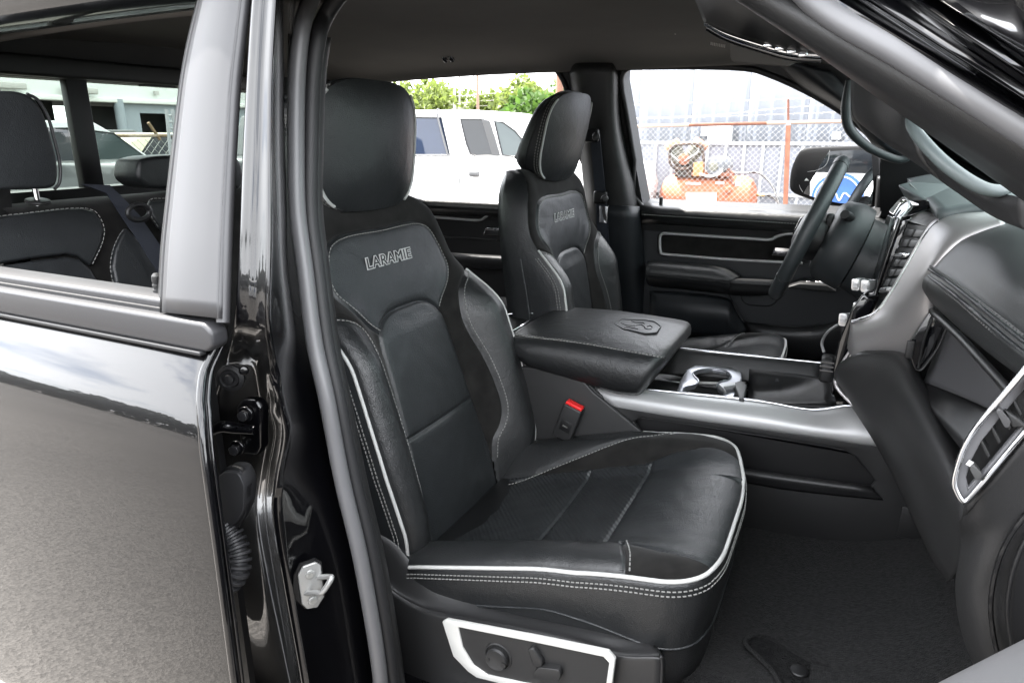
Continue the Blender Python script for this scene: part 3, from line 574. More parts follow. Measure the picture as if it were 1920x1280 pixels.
def split_grid(P3, phis, names, parent):
    """one mesh object for each upholstery panel; panels are cut exactly along their seams (phi > 0 is inside)"""
    nr, nc = P3.shape[:2]; P = P3.reshape(-1, 3); idx = np.arange(nr * nc).reshape(nr, nc); Q = np.stack([idx[:-1, :-1], idx[:-1, 1:], idx[1:, 1:], idx[1:, :-1]], -1).reshape(-1, 4)
    for phi, (nm, m) in zip(phis, names):
        ph = phi.reshape(-1); pos = ph[Q] > 0; full = Q[pos.all(1)].tolist(); part = Q[pos.any(1) & ~pos.all(1)]
        V_ = []; F_ = []; base = len(P); cutv = {}
        for q in part:
            poly = []
            for k in range(4):
                a, b = int(q[k]), int(q[(k + 1) % 4]); fa, fb = ph[a], ph[b]
                if fa > 0: poly.append(a)
                if (fa > 0) != (fb > 0):
                    key = (min(a, b), max(a, b))
                    if key not in cutv: t = fa / (fa - fb); cutv[key] = base + len(V_); V_.append(P[a] + (P[b] - P[a]) * t)
                    poly.append(cutv[key])
            if len(poly) > 2: F_.append(poly)
        faces = full + F_
        if not faces: continue
        allv = np.concatenate([P, np.array(V_).reshape(-1, 3)]); used = np.unique(np.concatenate([np.array(f_) for f_ in faces])); rem = -np.ones(len(allv), int); rem[used] = np.arange(len(used))
        me = bpy.data.meshes.new(nm); me.from_pydata((allv[used] - np.array(parent.location)).tolist(), [], [[int(rem[i]) for i in f_] for f_ in faces])
        me.polygons.foreach_set('use_smooth', [True] * len(me.polygons)); me.materials.append(m); link(bpy.data.objects.new(nm, me), parent)
def wrinkle(a, b, amp=.00035):
    return amp * (np.sin(31 * a + 4 * np.sin(17 * b)) * np.sin(23 * b + 3 * np.sin(29 * a)) + .6 * np.sin(70 * a + 30 * b + 3 * np.sin(40 * b)))

def build_seat(name, label, yc, sg, off, RC, cz=0.0):
    BT, BN = V(-math.sin(RC), 0, math.cos(RC)), V(math.cos(RC), 0, math.sin(RC))
    root = thing(name, label, 'car seat', V(-.45, yc, .66) + off)
    off = np.array(off, float)
    def bp3(s, t, d): s, t, d = np.broadcast_arrays(np.asarray(s, float), t, d); return BO + off + t[..., None] * BT + d[..., None] * BN + np.stack([0 * s, yc + sg * s, 0 * s], -1)
    def cp3(s, q, h): s, q, h = np.broadcast_arrays(np.asarray(s, float), q, h); return np.stack([-.703 + q, yc + sg * s, h + cz], -1) + off
    def bsurf(st, lift=.001): st = np.array(st); return bp3(st[:, 0], st[:, 1], b_d(st[:, 0], st[:, 1]) + lift)
    # ---- backrest panels
    tv = np.linspace(-.06, .75, 330); av = np.linspace(-1, 1, 250); Aa, T = np.meshgrid(av, tv); Sg = Aa * b_w(T)
    U, I, B = curve2(SEAM_U), curve2(SEAM_I), curve2(SEAM_B)
    pU = np.concatenate([U, I[(I[:, 1] > .455)][::-1], mir(I[(I[:, 1] > .455)]), mir(U)[::-1]])
    pI = np.concatenate([I, mir(I)[::-1]])
    pB = np.concatenate([B, [(.148, -.08), (.40, -.08), (.40, .522)]]); pBm = mir(pB)
    As = np.abs(Sg); fU = sgn(inside(Sg, T, pU), np.minimum(pdist(As, T, U), pdist(As, T, I))); fI = sgn(inside(Sg, T, pI), pdist(As, T, I)); fB = sgn(inside(As, T, pB), pdist(As, T, B)); mn = np.minimum
    phis = [fI, mn(fU, -fI), mn(mn(fB, -fI), Sg), mn(mn(-fI, -fU), -fB), mn(mn(fB, -fI), -Sg)]
    D = b_d(Sg, T)
    g = np.minimum.reduce([pdist(np.abs(Sg), T, L_) for L_ in (U, I, B)]); g2 = pdist(np.abs(Sg), T, [(0, .226), (.136, .226)])
    g = np.minimum(g, g2); D = D - .0050 * np.exp(-(g / .0035) ** 2) - .0022 * np.exp(-(g / .011) ** 2) + wrinkle(Sg * sg, T) * np.clip(g / .03, 0, 1)
    split_grid(bp3(Sg, T, D), phis, [('backrest_insert', perf2), ('backrest_upper_panel', leather), ('backrest_bolster', leather2), ('backrest_surround', suede), ('backrest_bolster', leather2)], root)
    # ---- back shell and sides
    tv2 = np.linspace(-.06, .75, 60); rows = []
    for t in tv2:
        w = float(b_w(t)); r_ = []
        for side in (1, -1):
            de = float(b_d(np.array(side * w), np.array(t))); dp = min(de - .012, -.118)
            sec = [(w + ww, de + (dp - de) * k) for ww, k in ((0, 0), (.006, .08), (.008, .35), (.004, .70), (-.014, .94), (-.10, 1.0))]
            if side == -1: sec = sec[::-1]
            r_ += [(side * a, b) for a, b in sec]
        rows.append([bp3(np.array(a), np.array(t), np.array(b)) for a, b in r_])
    v = [p for r_ in rows for p in r_]; mk('back_shell', v, grid_faces(len(rows), 12), leather, root, angle=70)
    # ---- piping, stitching on the backrest
    for side in (1, -1):
        tt = np.linspace(-.03, .52, 40); tube('piping', [bp3(np.array(side * (b_w(t) + .001)), np.array(t), b_d(np.array(side * b_w(t)), np.array(t)) + .001) for t in tt], .0036, piping_m, root, n=8, smooth=0)
        tube('side_welt', [bp3(np.array(side * (b_w(t) + .0075)), np.array(t), np.array(-.055 - .075 * sm(.22, .55, t) * 0 + .03 * math.sin(t * 5))) for t in np.linspace(.02, .50, 30)], .0025, leather, root, n=6, smooth=0)
    st = []
    def offs(P, d):
        P = np.array(P, float); T_ = np.gradient(P, axis=0); T_ /= np.linalg.norm(T_, axis=1)[:, None] + 1e-9; return P + d * np.stack([T_[:, 1], -T_[:, 0]], 1)
    for mi in (False, True):
        for C_, dd in ((U, -.0065), (B, -.0065)):
            Q = offs(C_, -dd if C_ is U else dd); Q = mir(Q) if mi else Q; st.append(bsurf(Q, .0006))
    for side in (1, -1):
        for k, bk in ((.0075, .014), (.008, .022)): st.append(np.array([bp3(np.array(side * (b_w(t) + k)), np.array(t), b_d(np.array(side * b_w(t)), np.array(t)) - bk) for t in np.linspace(0, .50, 60)]))
    # ---- cushion
    av = np.linspace(-1, 1, 230); bv = np.linspace(-.10, 1, 260); Aa, Bb = np.meshgrid(av, bv); Sc = Aa * .272; Q_ = np.where(Bb < 0, Bb * .5, Bb * c_len(Sc))
    CF = curve2(CUS_F); ins = [(.150, -.1), (.158, .05), (.165, .25), (.170, .36), (.188, .42), (.200, .47), (.198, .51), (.182, .545), (.155, .575), (.13, .61)]; IN = curve2(ins); nb = [(-.150, -.1), (-.158, .05), (-.165, .25), (-.172, .38), (-.192, .42), (-.212, .48), (-.225, .53), (-.228, .60)]; NB = curve2(nb)
    pIn = np.concatenate([IN, NB[::-1]]); NL = np.array([(-.172, .378), (.174, .378)])
    CN = np.array([(-.172, .415), (-.20, .425), (-.24, .442), (-.275, .452)])
    fin = sgn(inside(Sc, Q_, pIn), mn(pdist(Sc, Q_, IN), pdist(Sc, Q_, NB))); ff_ = sgn(inside(Sc, Q_, np.concatenate([CF, [(.30, .40), (.30, -.2), (.13, -.2)]])), pdist(Sc, Q_, CF)); fn_ = np.interp(-Sc, [.172, .2, .24, .275], [.415, .425, .442, .452]) - Q_
    phis = [mn(fin, .378 - Q_), mn(fin, Q_ - .378), mn(mn(ff_, -fin), Sc), mn(mn(-ff_, -fin), Sc), mn(mn(fn_, -fin), -Sc), mn(mn(-fn_, -fin), -Sc)]
    H = c_h(Sc, Q_)
    g = np.minimum.reduce([pdist(Sc, Q_, L_) for L_ in (CF, IN, NB, CN, [(-.164, .240), (.164, .240)], [(-.172, .378), (.174, .378)])])
    g = g + .02 * (1 - np.clip((c_len(Sc) - Q_) / .09, 0, 1))
    H = H - .0050 * np.exp(-(g / .0035) ** 2) - .0028 * np.exp(-(g / .012) ** 2) + wrinkle(Sc * 1.1, Q_, .0004) * np.clip(g / .03, 0, 1)
    split_grid(cp3(Sc, Q_, H), phis, [('cushion_insert', perfo), ('cushion_front_panel', leather), ('cushion_bolster', leather2), ('cushion_surround', suede), ('cushion_bolster', leather2), ('cushion_surround', suede)], root)
    # edge path of the cushion (outboard -> front -> inboard)
    ep = [(-.272, q) for q in np.linspace(.03, .46, 24)] + [(s, float(c_len(np.array(s)))) for s in np.sin(np.linspace(-1, 1, 60) * math.pi / 2) * .272] + [(.272, q) for q in np.linspace(.46, .08, 20)]
    ep = np.array(ep); epz = c_h(ep[:, 0], np.minimum(ep[:, 1], c_len(ep[:, 0]) * .9999))
    E3 = cp3(ep[:, 0], ep[:, 1], epz + .001)
    ctr = np.array([-.42, yc, 0]) + off
    out = E3 - ctr; out[:, 2] = 0; out /= np.linalg.norm(out, axis=1)[:, None]
    tube('piping', list(E3 + out * .001), .0038, piping_m, root, n=8, smooth=0)
    drop = [(0, 0), (.004, .008), (.006, .03), (.005, .055), (.001, .08), (-.003, .11), (-.006, .15)]
    front = sm(.30, .55, ep[:, 1])[:, None]
    rows = [E3 + out * a + np.array([0, 0, -1.0]) * (b * (1 + .62 * front)) - np.array([1.0, 0, 0]) * (front * b * .07) for a, b in drop]
    mk('cushion_skirt', np.concatenate(rows), grid_faces(len(rows), len(ep)), leather2, root, angle=80, solid=.002, soff=-1)
    for a, b in ((.0075, .014), (.0085, .022)): st.append(E3 + out * a + np.array([0, 0, -b]))
    st.append(cp3(CF[:, 0] - .007, CF[:, 1], c_h(CF[:, 0] - .007, np.minimum(CF[:, 1], .55)) + .0006)); 
    cn = np.array([(a, b - .007) for a, b in np.stack([np.linspace(-.18, -.27, 20), np.interp(np.linspace(.18, .27, 20), [.172, .2, .24, .275], [.415, .425, .442, .452])], 1)]) + V(0, .014)
    st.append(cp3(cn[:, 0], cn[:, 1], c_h(cn[:, 0], cn[:, 1]) + .0006))
    dashes('stitching', st, thread_m, root, w=.00085)
    # skirt seam and base
    tube('skirt_welt', list(rows[4][8:-8] + out[8:-8] * .001), .0022, leather, root, n=6, smooth=0)
    prism('seat_base', [V(-.70, yc - .22, .665) + off, V(-.16, yc - .22, .665) + off, V(-.20, yc - .22, .80) + off, V(-.70, yc - .22, .72) + off], V(0, .44, 0), plastic_d, root, bevel=.01)
    # ---- headrest
    hb0 = BO + off + BT * .700 + BN * .004 + V(0, yc, 0); hu = BT * .240 + BN * .094; hl = np.linalg.norm(hu); hu /= hl; hn = np.cross(V(0, 1, 0), hu); ysd = V(0, sg, 0)
    n = 64; ang = np.linspace(0, 2 * math.pi, n, endpoint=False)
    def ring(sc_, e_top, e_bot, ex=3.8, up=0.0):
        c_, s_ = np.cos(ang), np.sin(ang); xx = np.where(s_ > 0, 3.2, 4.0); x = np.sign(c_) * np.abs(c_) ** (2 / xx); y = np.sign(s_) * np.abs(s_) ** (2 / xx)
        hw = .164 * (1 + .03 * y - .05 * np.clip(-y, 0, 1) ** 2); zc_ = hl / 2
        P = []
        for i in range(n):
            z = zc_ + up + y[i] * (hl / 2) * sc_; e = e_bot + (e_top - e_bot) * (y[i] * sc_ * .5 + .5); bow = -.018 * x[i] ** 2 * sc_ ** 2
            P.append(hb0 + hu * z + ysd * (x[i] * hw[i] * sc_) + hn * (e + bow))
        return P
    fr = [ring(s_, .026 * (1 - s_ ** 2.2), .026 * (1 - s_ ** 2.2)) for s_ in (.03, .3, .55, .75, .88, .95, .985, 1.0)]
    loft('headrest', fr, leather, root, cap=True, angle=80)
    bk = [ring(1.0, 0, 0), ring(.995, -.008, -.012), ring(.985, -.016, -.05), ring(.95, -.030, -.085), ring(.88, -.042, -.105), ring(.5, -.060, -.115), ring(.05, -.07, -.11)]
    loft('headrest_back', bk, leather, root, cap=True, angle=80)
    rp_ = ring(1.004, .001, .001); 
    for q_ in (rp_[24:42], rp_[54:] + rp_[:9]): tube('headrest_piping', q_, .0032, piping_m, root, n=8, smooth=0)
    tube('headrest_welt', ring(.992, -.020, -.055), .0022, leather, root, n=6, closed=True, smooth=0)
    rs = np.array(ring(1.002, -.007, -.010)); rs2 = np.array(ring(1.0, -.013, -.020))
    dashes('headrest_stitching', [q_ for q in (rs, rs2) for q_ in (q[22:44], np.concatenate([q[52:], q[:11]]))], thread_m, root, w=.0009)
    for s_ in (-.06, .06): tube('headrest_post', [hb0 + hu * .03 + ysd * s_ - hn * .05, hb0 - BT * .05 + ysd * s_ - hn * .05], .006, chrome, root, n=12, smooth=0)
    box('headrest_seat', hb0 - hu * .004 - hn * .045, (.07, .20, .016), plastic_d, root, rot=roty(-RC), bevel=.006)
    # ---- name sewn on the upper panel
    c0 = bp3(np.array(-.012 * sg), np.array(.593), b_d(np.array(0.), np.array(.593)) + .0010)
    lettering('name_outline', 'LARAMIE', .0315, mat('silver_thread', (.46, .46, .45), .6), root, c0, V(0, 1, 0), BT, BN, .0007, .0022, .12, 1.06, wide=1.22)
    lettering('name_letters', 'LARAMIE', .0315, mat('black_thread', (.012, .012, .013), .6), root, c0 + BN * .0006, V(0, 1, 0), BT, BN, .0007, .0, .12, 1.06, wide=1.22)
    return root, bp3, cp3

pseat, pb3, pc3 = build_seat('front_seat', 'black leather front passenger seat with light piping, nearest seat in the open doorway', YS0, 1, V(0, 0, 0), RC)
dseat, db3, dc3 = build_seat('front_seat', 'black leather driver seat with light piping behind the steering wheel', 2.0, -1, V(-.013, 0, -.008), R(8.5), .045)
pseat['group'] = dseat['group'] = 'front seats'

# passenger seat: side shield with switches, belt buckle
def sh(px, py, y=.905): return at(px, py, y=y)
inner_l = [(700, 990), (735, 1010), (768, 1050), (816, 1092), (880, 1122), (980, 1152), (1080, 1172), (1180, 1192), (1228, 1208)]
ridge_l = [(672, 1000), (693, 1042), (730, 1100), (782, 1134), (842, 1152), (980, 1178), (1080, 1200), (1160, 1222), (1236, 1226)]
low_l = [(672, 1040), (690, 1075), (725, 1130), (778, 1160), (842, 1175), (980, 1202), (1080, 1224), (1160, 1246), (1241, 1248)]
bot_l = [(690, 1200), (705, 1220), (735, 1260), (790, 1290), (850, 1310), (980, 1330), (1080, 1345), (1160, 1355), (1234, 1360)]
bb_l = [(720, 1380), (730, 1390), (750, 1400), (800, 1410), (850, 1420), (980, 1440), (1080, 1450), (1160, 1455), (1222, 1455)]
patch('side_shield', [[sh(*p, y=.965) for p in inner_l], [sh(*p, y=.93) for p in inner_l], [sh(p[0], p[1] - 8, y=.905) for p in ridge_l], [sh(p[0], p[1] + 3, y=.893) for p in ridge_l], [sh(*p, y=.888) for p in low_l], [sh(*p, y=.890) for p in bot_l], [sh(*p, y=.90) for p in bb_l]], mat('shield_plastic', (.020, .020, .0205), .36, bump=('grain', 700, .35, .0006)), pseat, 5, 5, solid=.004, soff=-1)
patch('shield_end', [[sh(p[0], p[1], y=y_) for p, y_ in zip([(1228, 1208), (1236, 1226), (1241, 1248), (1234, 1360), (1222, 1455)], [.965, .895, .888, .890, .90])], [sh(p[0] + 4, p[1] + 3, y=y_ + .03) for p, y_ in zip([(1228, 1208), (1236, 1226), (1241, 1248), (1234, 1360), (1222, 1455)], [.965, .90, .89, .89, .90])], [sh(p[0] - 10, p[1] + 8, y=y_ + .10) for p, y_ in zip([(1228, 1208), (1236, 1226), (1241, 1248), (1234, 1360), (1222, 1455)], [.965, .90, .89, .89, .90])]], MATS['shield_plastic'], pseat, 4, 4, solid=.004)
def zt(x, y, d=.885): d = d - .016; return at(680 + x / 3.0, 1020 + y / 3.0, y=d)
fo = [(446, 436), (470, 424), (1000, 524), (1380, 603), (1420, 648), (1402, 800), (1375, 900), (900, 815), (640, 750), (590, 715), (508, 630)]
fi = [(535, 466), (1000, 560), (1352, 634), (1385, 668), (1366, 800), (1345, 850), (900, 780), (700, 735), (622, 682), (560, 580)]
plate('switch_frame', [zt(*p, .883) for p in fo], [[zt(*p, .883) for p in fi]], .008, ivory, pseat, (0, -1, 0), bevel=.0018)
prism('switch_plate', [zt(*p, .8865) for p in fi], V(0, .006, 0), plastic2, pseat)
kn = zt(762, 630, .885)
disc('lumbar_knob', kn, V(.05, -1, .1), .02, .01, plastic2, pseat, prof=[(.027, -.004), (.026, .001), (.0235, .002), (.0215, -.003), (.0205, -.002), (.0205, .009), (.018, .0125), (.012, .011), (.001, .010)])
for a in (-50, 55): disc('knob_mark', kn + V(a / 3 * .0009, -.0115, -.002), V(0, -1, .1), .0045, .002, plastic, pseat, n=14)
prism('seat_lever', [zt(*p, .876) for p in rnd([V(925, 590, 0), V(955, 583, 0), V(1012, 665, 0), V(1005, 695, 0), V(970, 695, 0), V(958, 680, 0)], 14)] if False else [zt(p[0], p[1], .876) for p in rnd([V(925, 590, 0), V(955, 583, 0), V(1012, 665, 0), V(1005, 695, 0), V(970, 695, 0), V(955, 680, 0)], 14)], V(0, .014, 0), plastic2, pseat, bevel=.003)
prism('seat_lever', [zt(p[0], p[1], .874) for p in rnd([V(962, 715, 0), V(990, 692, 0), V(1100, 705, 0), V(1116, 735, 0), V(1100, 775, 0), V(960, 755, 0)], 14)], V(0, .016, 0), plastic2, pseat, bevel=.003)
ex_ = at(728, 1084, y=.9) - at(690, 1034, y=.9); ez_ = V(.1, -1, .35); ey_ = np.cross(ez_, ex_)
lettering('airbag_mark', 'AIRBAG', .013, plastic_d, pseat, at(709, 1060, y=.886), ex_, ey_, ez_, .0006, .0003)
# buckle
bc = at(1066, 790, y=1.442); bu = at(1080, 756, y=1.442) - at(1050, 832, y=1.442); bu /= np.linalg.norm(bu); bs = np.cross(V(0, 1, 0), bu); Rb = np.stack([bs, V(0, 1, 0), bu], 1)
bk_ = box('belt_buckle', bc, (.048, .028, .092), plastic2, pseat, rot=Rb, bevel=.004)
box('release_button', bc + bu * .047, (.043, .020, .012), red_m, bk_, rot=Rb, bevel=.002)
box('buckle_label', bc + V(0, -.0145, 0) - bu * .008, (.028, .002, .028), plastic_d, bk_, rot=Rb, bevel=.001)
lettering('buckle_mark', 'PRESS', .0052, thread_m, bk_, bc + V(0, -.0160, 0) - bu * .008, -bs if bs[0] < 0 else bs, bu, V(0, -1, 0), .0002)
box('buckle_strap', bc - bu * .065 + V(0, .004, 0), (.026, .006, .06), plastic_d, bk_, rot=Rb, bevel=.002)

# ================================================================== rear bench
bench = thing('rear_bench', 'black leather rear bench seat seen through the lowered rear door window', 'car seat', (-1.55, 1.55, .7))
BP0, BNn = V(-1.60, 0, 1.36), V(math.cos(.25), 0, math.sin(.25))
def rb(px, py, off=0.0): return pl(px, py, BP0 + BNn * off, BNn)
prof = [(-1.78, .80), (-1.80, 1.30), (-1.76, 1.365), (-1.70, 1.385), (-1.635, 1.375), (-1.605, 1.33), (-1.56, 1.18), (-1.50, 1.0), (-1.44, .90), (-1.10, .95), (-1.06, .90), (-1.08, .70)]
patch('bench_body', [[V(x, y, z) for x, z in prof] for y in (.86, .89, 1.2, 1.55, 1.9, 2.21, 2.24)], suede, bench, 5, 4, solid=.004, angle=80)
def panel(name, pix, m, off=.004, th=.012, bev=.005): return prism(name, [rb(x, y, off) for x, y in pix], -BNn * th, m, bench, bevel=bev)
up_ = [(-160, 425), (-60, 412), (0, 405), (60, 398), (110, 392), (155, 390), (178, 396), (190, 412), (196, 432), (192, 455), (182, 478), (172, 498), (150, 480), (125, 476), (60, 484), (0, 494), (-160, 520)]
panel('backrest_upper_panel', up_, leather, .010, .02, .006)
panel('backrest_insert', [(-160, 526), (0, 499), (60, 489), (125, 481), (150, 486), (172, 505), (190, 535), (205, 566), (212, 640), (-160, 640)], perf2, .012, .02, .007)
panel('backrest_bolster', [(238, 425), (226, 445), (216, 470), (212, 500), (218, 530), (232, 560), (250, 600), (330, 620), (330, 520), (275, 465)], leather, .014, .02, .008)
panel('backrest_upper_panel', [(284, 376), (280, 384), (286, 402), (300, 424), (320, 440), (420, 440), (420, 372)], leather, .014, .02, .006)
dashes('stitching', [np.array([rb(x, y, .0115) for x, y in cr([V(a, b, 0)[:2] for a, b in up_[:12]], 6)]), np.array([rb(x, y, .015) for x, y in cr([V(*q) for q in [(232, 430), (221, 446), (211, 472), (207, 500), (213, 531), (228, 562)]], 6)]), np.array([rb(x, y, .015) for x, y in cr([V(*q) for q in [(310, 372), (284, 373), (277, 384), (283, 404), (298, 428)]], 6)])], thread_m, bench, ln=.007, gap=.004, w=.0008)
# headrests
def block(name, px_out, x0, depth, m, parent, bev):
    pts = [at(a, b, x=x0) for a, b in px_out]; return prism(name, pts, V(-depth, 0, 0), m, parent, bevel=bev, seg=4)
h1 = block('headrest', cr([V(*q) for q in [(-120, 196), (-70, 178), (0, 171), (40, 173), (68, 188), (86, 220), (98, 258), (109, 305), (109, 338), (98, 352), (60, 355), (0, 357), (-90, 362), (-118, 340), (-125, 270)]], 3, True), -1.50, .12, leather, bench, .018)
tube('headrest_piping', [at(a, b, x=-1.512) for a, b in [(50, 176), (71, 188), (90, 220), (101, 258), (112, 305), (112, 340), (102, 355)]], .0032, satin, bench, n=8)
pst = at(65, 350, x=-1.58)
tube('headrest_post', [pst + V(0, 0, .03), pst + V(0, 0, -.04)], .006, chrome, bench, smooth=0, n=12)
disc('post_bezel', pst + V(0, 0, -.035), V(.2, 0, 1), .024, .008, plastic2, bench, bevel=.003)
h2 = block('headrest', cr([V(*q) for q in [(262, 306), (274, 297), (310, 292), (410, 290), (450, 300), (455, 345), (430, 356), (298, 354), (270, 345), (259, 330)]], 3, True), -1.60, .10, leather, bench, .016)
gc = at(255, 398, x=-1.53)
tube('belt_guide', [gc + V(.01, .028 * math.cos(a), .018 * math.sin(a)) for a in np.linspace(0, 2 * math.pi, 14, endpoint=False)], .006, plastic, bench, closed=True, smooth=2)
blt = [rb(x, y, .035) for x, y in [(152, 345), (206, 347), (232, 372), (262, 404), (306, 468), (420, 640), (400, 660), (300, 516), (262, 455), (226, 402), (200, 362)]]
sbr = prism('seat_belt', blt, -BNn * .003, belt_m, None); tag(sbr, 'dark blue seat belt lying diagonally across the rear bench', 'seat belt')
# driver belt on the far pillar
dbl = thing('seat_belt', 'black driver seat belt hanging on the far centre pillar', 'seat belt', (-.75, 2.33, 1.3))
prism('webbing', [fw(x, y, .095) for x, y in [(1106, 250), (1124, 250), (1138, 390), (1150, 600), (1128, 600), (1118, 390)]], FN * .003, belt_m, dbl)
for x, y in ((1112, 256), (1128, 372)): disc('anchor_knob', fw(x + 6, y, .115), V(0.3, -1, 0), .013, .02, plastic, dbl, bevel=.004); box('anchor_cover', fw(x - 2, y - 2, .10), (.05, .02, .045), plastic_d, dbl, bevel=.008)
box('belt_latch', fw(1132, 402, .11), (.03, .008, .06), chrome, dbl, bevel=.002)

# ================================================================== centre console
con = thing('centre_console', 'black centre console with silver side trim and cup holders between the front seats', 'console', (-.2, 1.55, .66))
def C(px, py, y=1.39): return at(px, py, y=y + .08)
pocket = [(1188, 790), (1202, 783), (1400, 812), (1578, 842), (1604, 856), (1641, 902), (1632, 913), (1500, 896), (1390, 880), (1230, 850)]
plate('side_panel', [C(*p) for p in [(930, 680), (1058, 690), (1087, 700), (1118, 735), (1150, 755), (1400, 796), (1665, 836), (1735, 905), (1762, 1066), (1360, 1016), (1000, 985), (900, 950)]], [[C(*p) for p in pocket]], .012, plastic, con, (0, -1, 0), bevel=.004)
patch('pocket_wall', [[C(p[0], p[1], 1.40) for p in pocket[:5]] + [C(1650, 905, 1.40)], [C(p[0], p[1] + 6, 1.49) for p in pocket[:5]] + [C(1640, 905, 1.47)], [C(p[0], p[1] + 70, 1.50) for p in pocket[:5]] + [C(1636, 935, 1.47)]], plastic_d, con, 4, 4, solid=.004)  # darker plastic than the panel, painting in the shade of the recess
patch('pocket_lip', [[C(1225, 850, 1.388), C(1390, 879, 1.388), C(1500, 895, 1.388), C(1634, 912, 1.388)], [C(1228, 858, 1.380), C(1390, 888, 1.380), C(1500, 904, 1.380), C(1640, 922, 1.380)], [C(1232, 872, 1.388), C(1390, 902, 1.388), C(1500, 920, 1.388), C(1655, 936, 1.388)]], plastic, con, 4, 4, solid=.004)
prism('rear_side_panel', [C(p[0], p[1], 1.378) for p in [(930, 684), (1058, 694), (1084, 704), (1112, 735), (1206, 812), (1176, 850), (930, 890)]], V(0, .01, 0), plastic2, con, bevel=.004)
box('console_body', (-.40, 1.63, .76), (1.05, .27, .26), plastic_d, con)
box('console_well', (-.24, 1.635, .895), (.66, .225, .02), plastic_d, con)
box('service_cover', C(1712, 982, 1.387), (.05, .004, .07), plastic, con, bevel=.003)
tr = [[(1110, 722, 1.435), (1190, 729, 1.435), (1265, 737, 1.435), (1420, 753, 1.435), (1500, 767, 1.435), (1540, 769, 1.435), (1592, 762, 1.435), (1622, 772, 1.435)],
      [(1112, 727, 1.41), (1190, 736, 1.41), (1270, 745, 1.41), (1420, 763, 1.41), (1500, 777, 1.41), (1545, 781, 1.41), (1600, 778, 1.41), (1634, 786, 1.41)],
      [(1126, 742, 1.392), (1200, 752, 1.39), (1275, 763, 1.388), (1420, 783, 1.386), (1500, 796, 1.385), (1560, 804, 1.385), (1610, 808, 1.385), (1648, 812, 1.385)],
      [(1146, 760, 1.39), (1210, 769, 1.387), (1280, 780, 1.385), (1420, 800, 1.383), (1500, 812, 1.382), (1560, 820, 1.382), (1610, 828, 1.382), (1660, 834, 1.382)],
      [(1150, 766, 1.395), (1210, 775, 1.395), (1280, 786, 1.395), (1420, 806, 1.395), (1500, 818, 1.395), (1560, 826, 1.395), (1610, 834, 1.395), (1662, 840, 1.395)]]
patch('side_trim', [[C(*p) for p in r_] for r_ in tr], silver, con, 5, 5, solid=.003, soff=-1)
tube('trim_edge', [C(p[0], p[1] - 2, p[2] + .002) for p in tr[0]], .0028, chrome, con, n=8)
# well, far rail, cup holders
patch('far_rail', [[C(1235, 700, 1.66), C(1400, 716, 1.66), C(1550, 730, 1.66)], [C(1240, 668, 1.68), C(1400, 684, 1.68), C(1550, 698, 1.68)], [C(1255, 652, 1.70), C(1400, 667, 1.70), C(1550, 682, 1.70)], [C(1262, 660, 1.74), C(1400, 676, 1.74), C(1550, 690, 1.74)]], plastic, con, 5, 5, solid=.004)
tube('far_rail_trim', [C(1255, 651, 1.70), C(1340, 660, 1.70), C(1440, 670, 1.70), C(1550, 681, 1.70)], .0028, chrome, con, n=8)
def z5(x, y, z): z = z - .0575 * (1.54 - z); return at(940 + x / 3.765, 560 + y / 3.765, z=z)
co_ = [(1238, 655), (1262, 575), (1305, 500), (1370, 468), (1500, 474), (1640, 488), (1695, 515), (1700, 560), (1670, 640), (1630, 712), (1440, 700)]
ch_ = [(1355, 520), (1400, 500), (1490, 492), (1590, 510), (1622, 545), (1600, 572), (1555, 582), (1524, 602), (1530, 626), (1565, 652), (1570, 680), (1545, 694), (1400, 680), (1300, 662), (1284, 642), (1300, 622), (1370, 605), (1392, 578), (1365, 548)]
plate('cup_holder', [z5(*p, .989) for p in co_], [[z5(*p, .989) for p in ch_]], .012, mat('dark_silver', (.42, .43, .46), .30, metal=.8), con, (0, 0, 1), bevel=.003)
tube('cup_rim', [z5(*p, .990) for p in ch_], .002, MATS['dark_silver'], con, n=6, closed=True, smooth=3)
prism('divider_clip', [z5(*p, 1.0) for p in [(1640, 590), (1690, 575), (1735, 605), (1715, 712), (1680, 705)]], V(0, 0, -.03), plastic2, con, bevel=.003)
prism('divider_latch', [z5(*p, 1.002) for p in [(1530, 600), (1650, 585), (1655, 605), (1570, 620), (1590, 650)]], V(0, 0, -.01), silver, con, bevel=.002)
patch('front_bin', [[C(1405, 692, 1.66), C(1480, 700, 1.66), C(1560, 712, 1.66)], [C(1402, 742, 1.60), C(1480, 738, 1.60), C(1560, 720, 1.60)], [C(1402, 757, 1.45), C(1480, 760, 1.45), C(1570, 764, 1.45)]], plastic_d, con, 4, 4, solid=.004)
box('bin_catch', C(1457, 712, 1.64), (.008, .004, .008), gloss, con)
box('drive_knob', C(1551, 690, 1.56), (.03, .05, .058), plastic2, con, bevel=.008)
boxes('knob_ridges', [(C(1551, 679 + 8 * k, 1.533), (.031, .004, .003)) for k in range(3)], chrome, con)
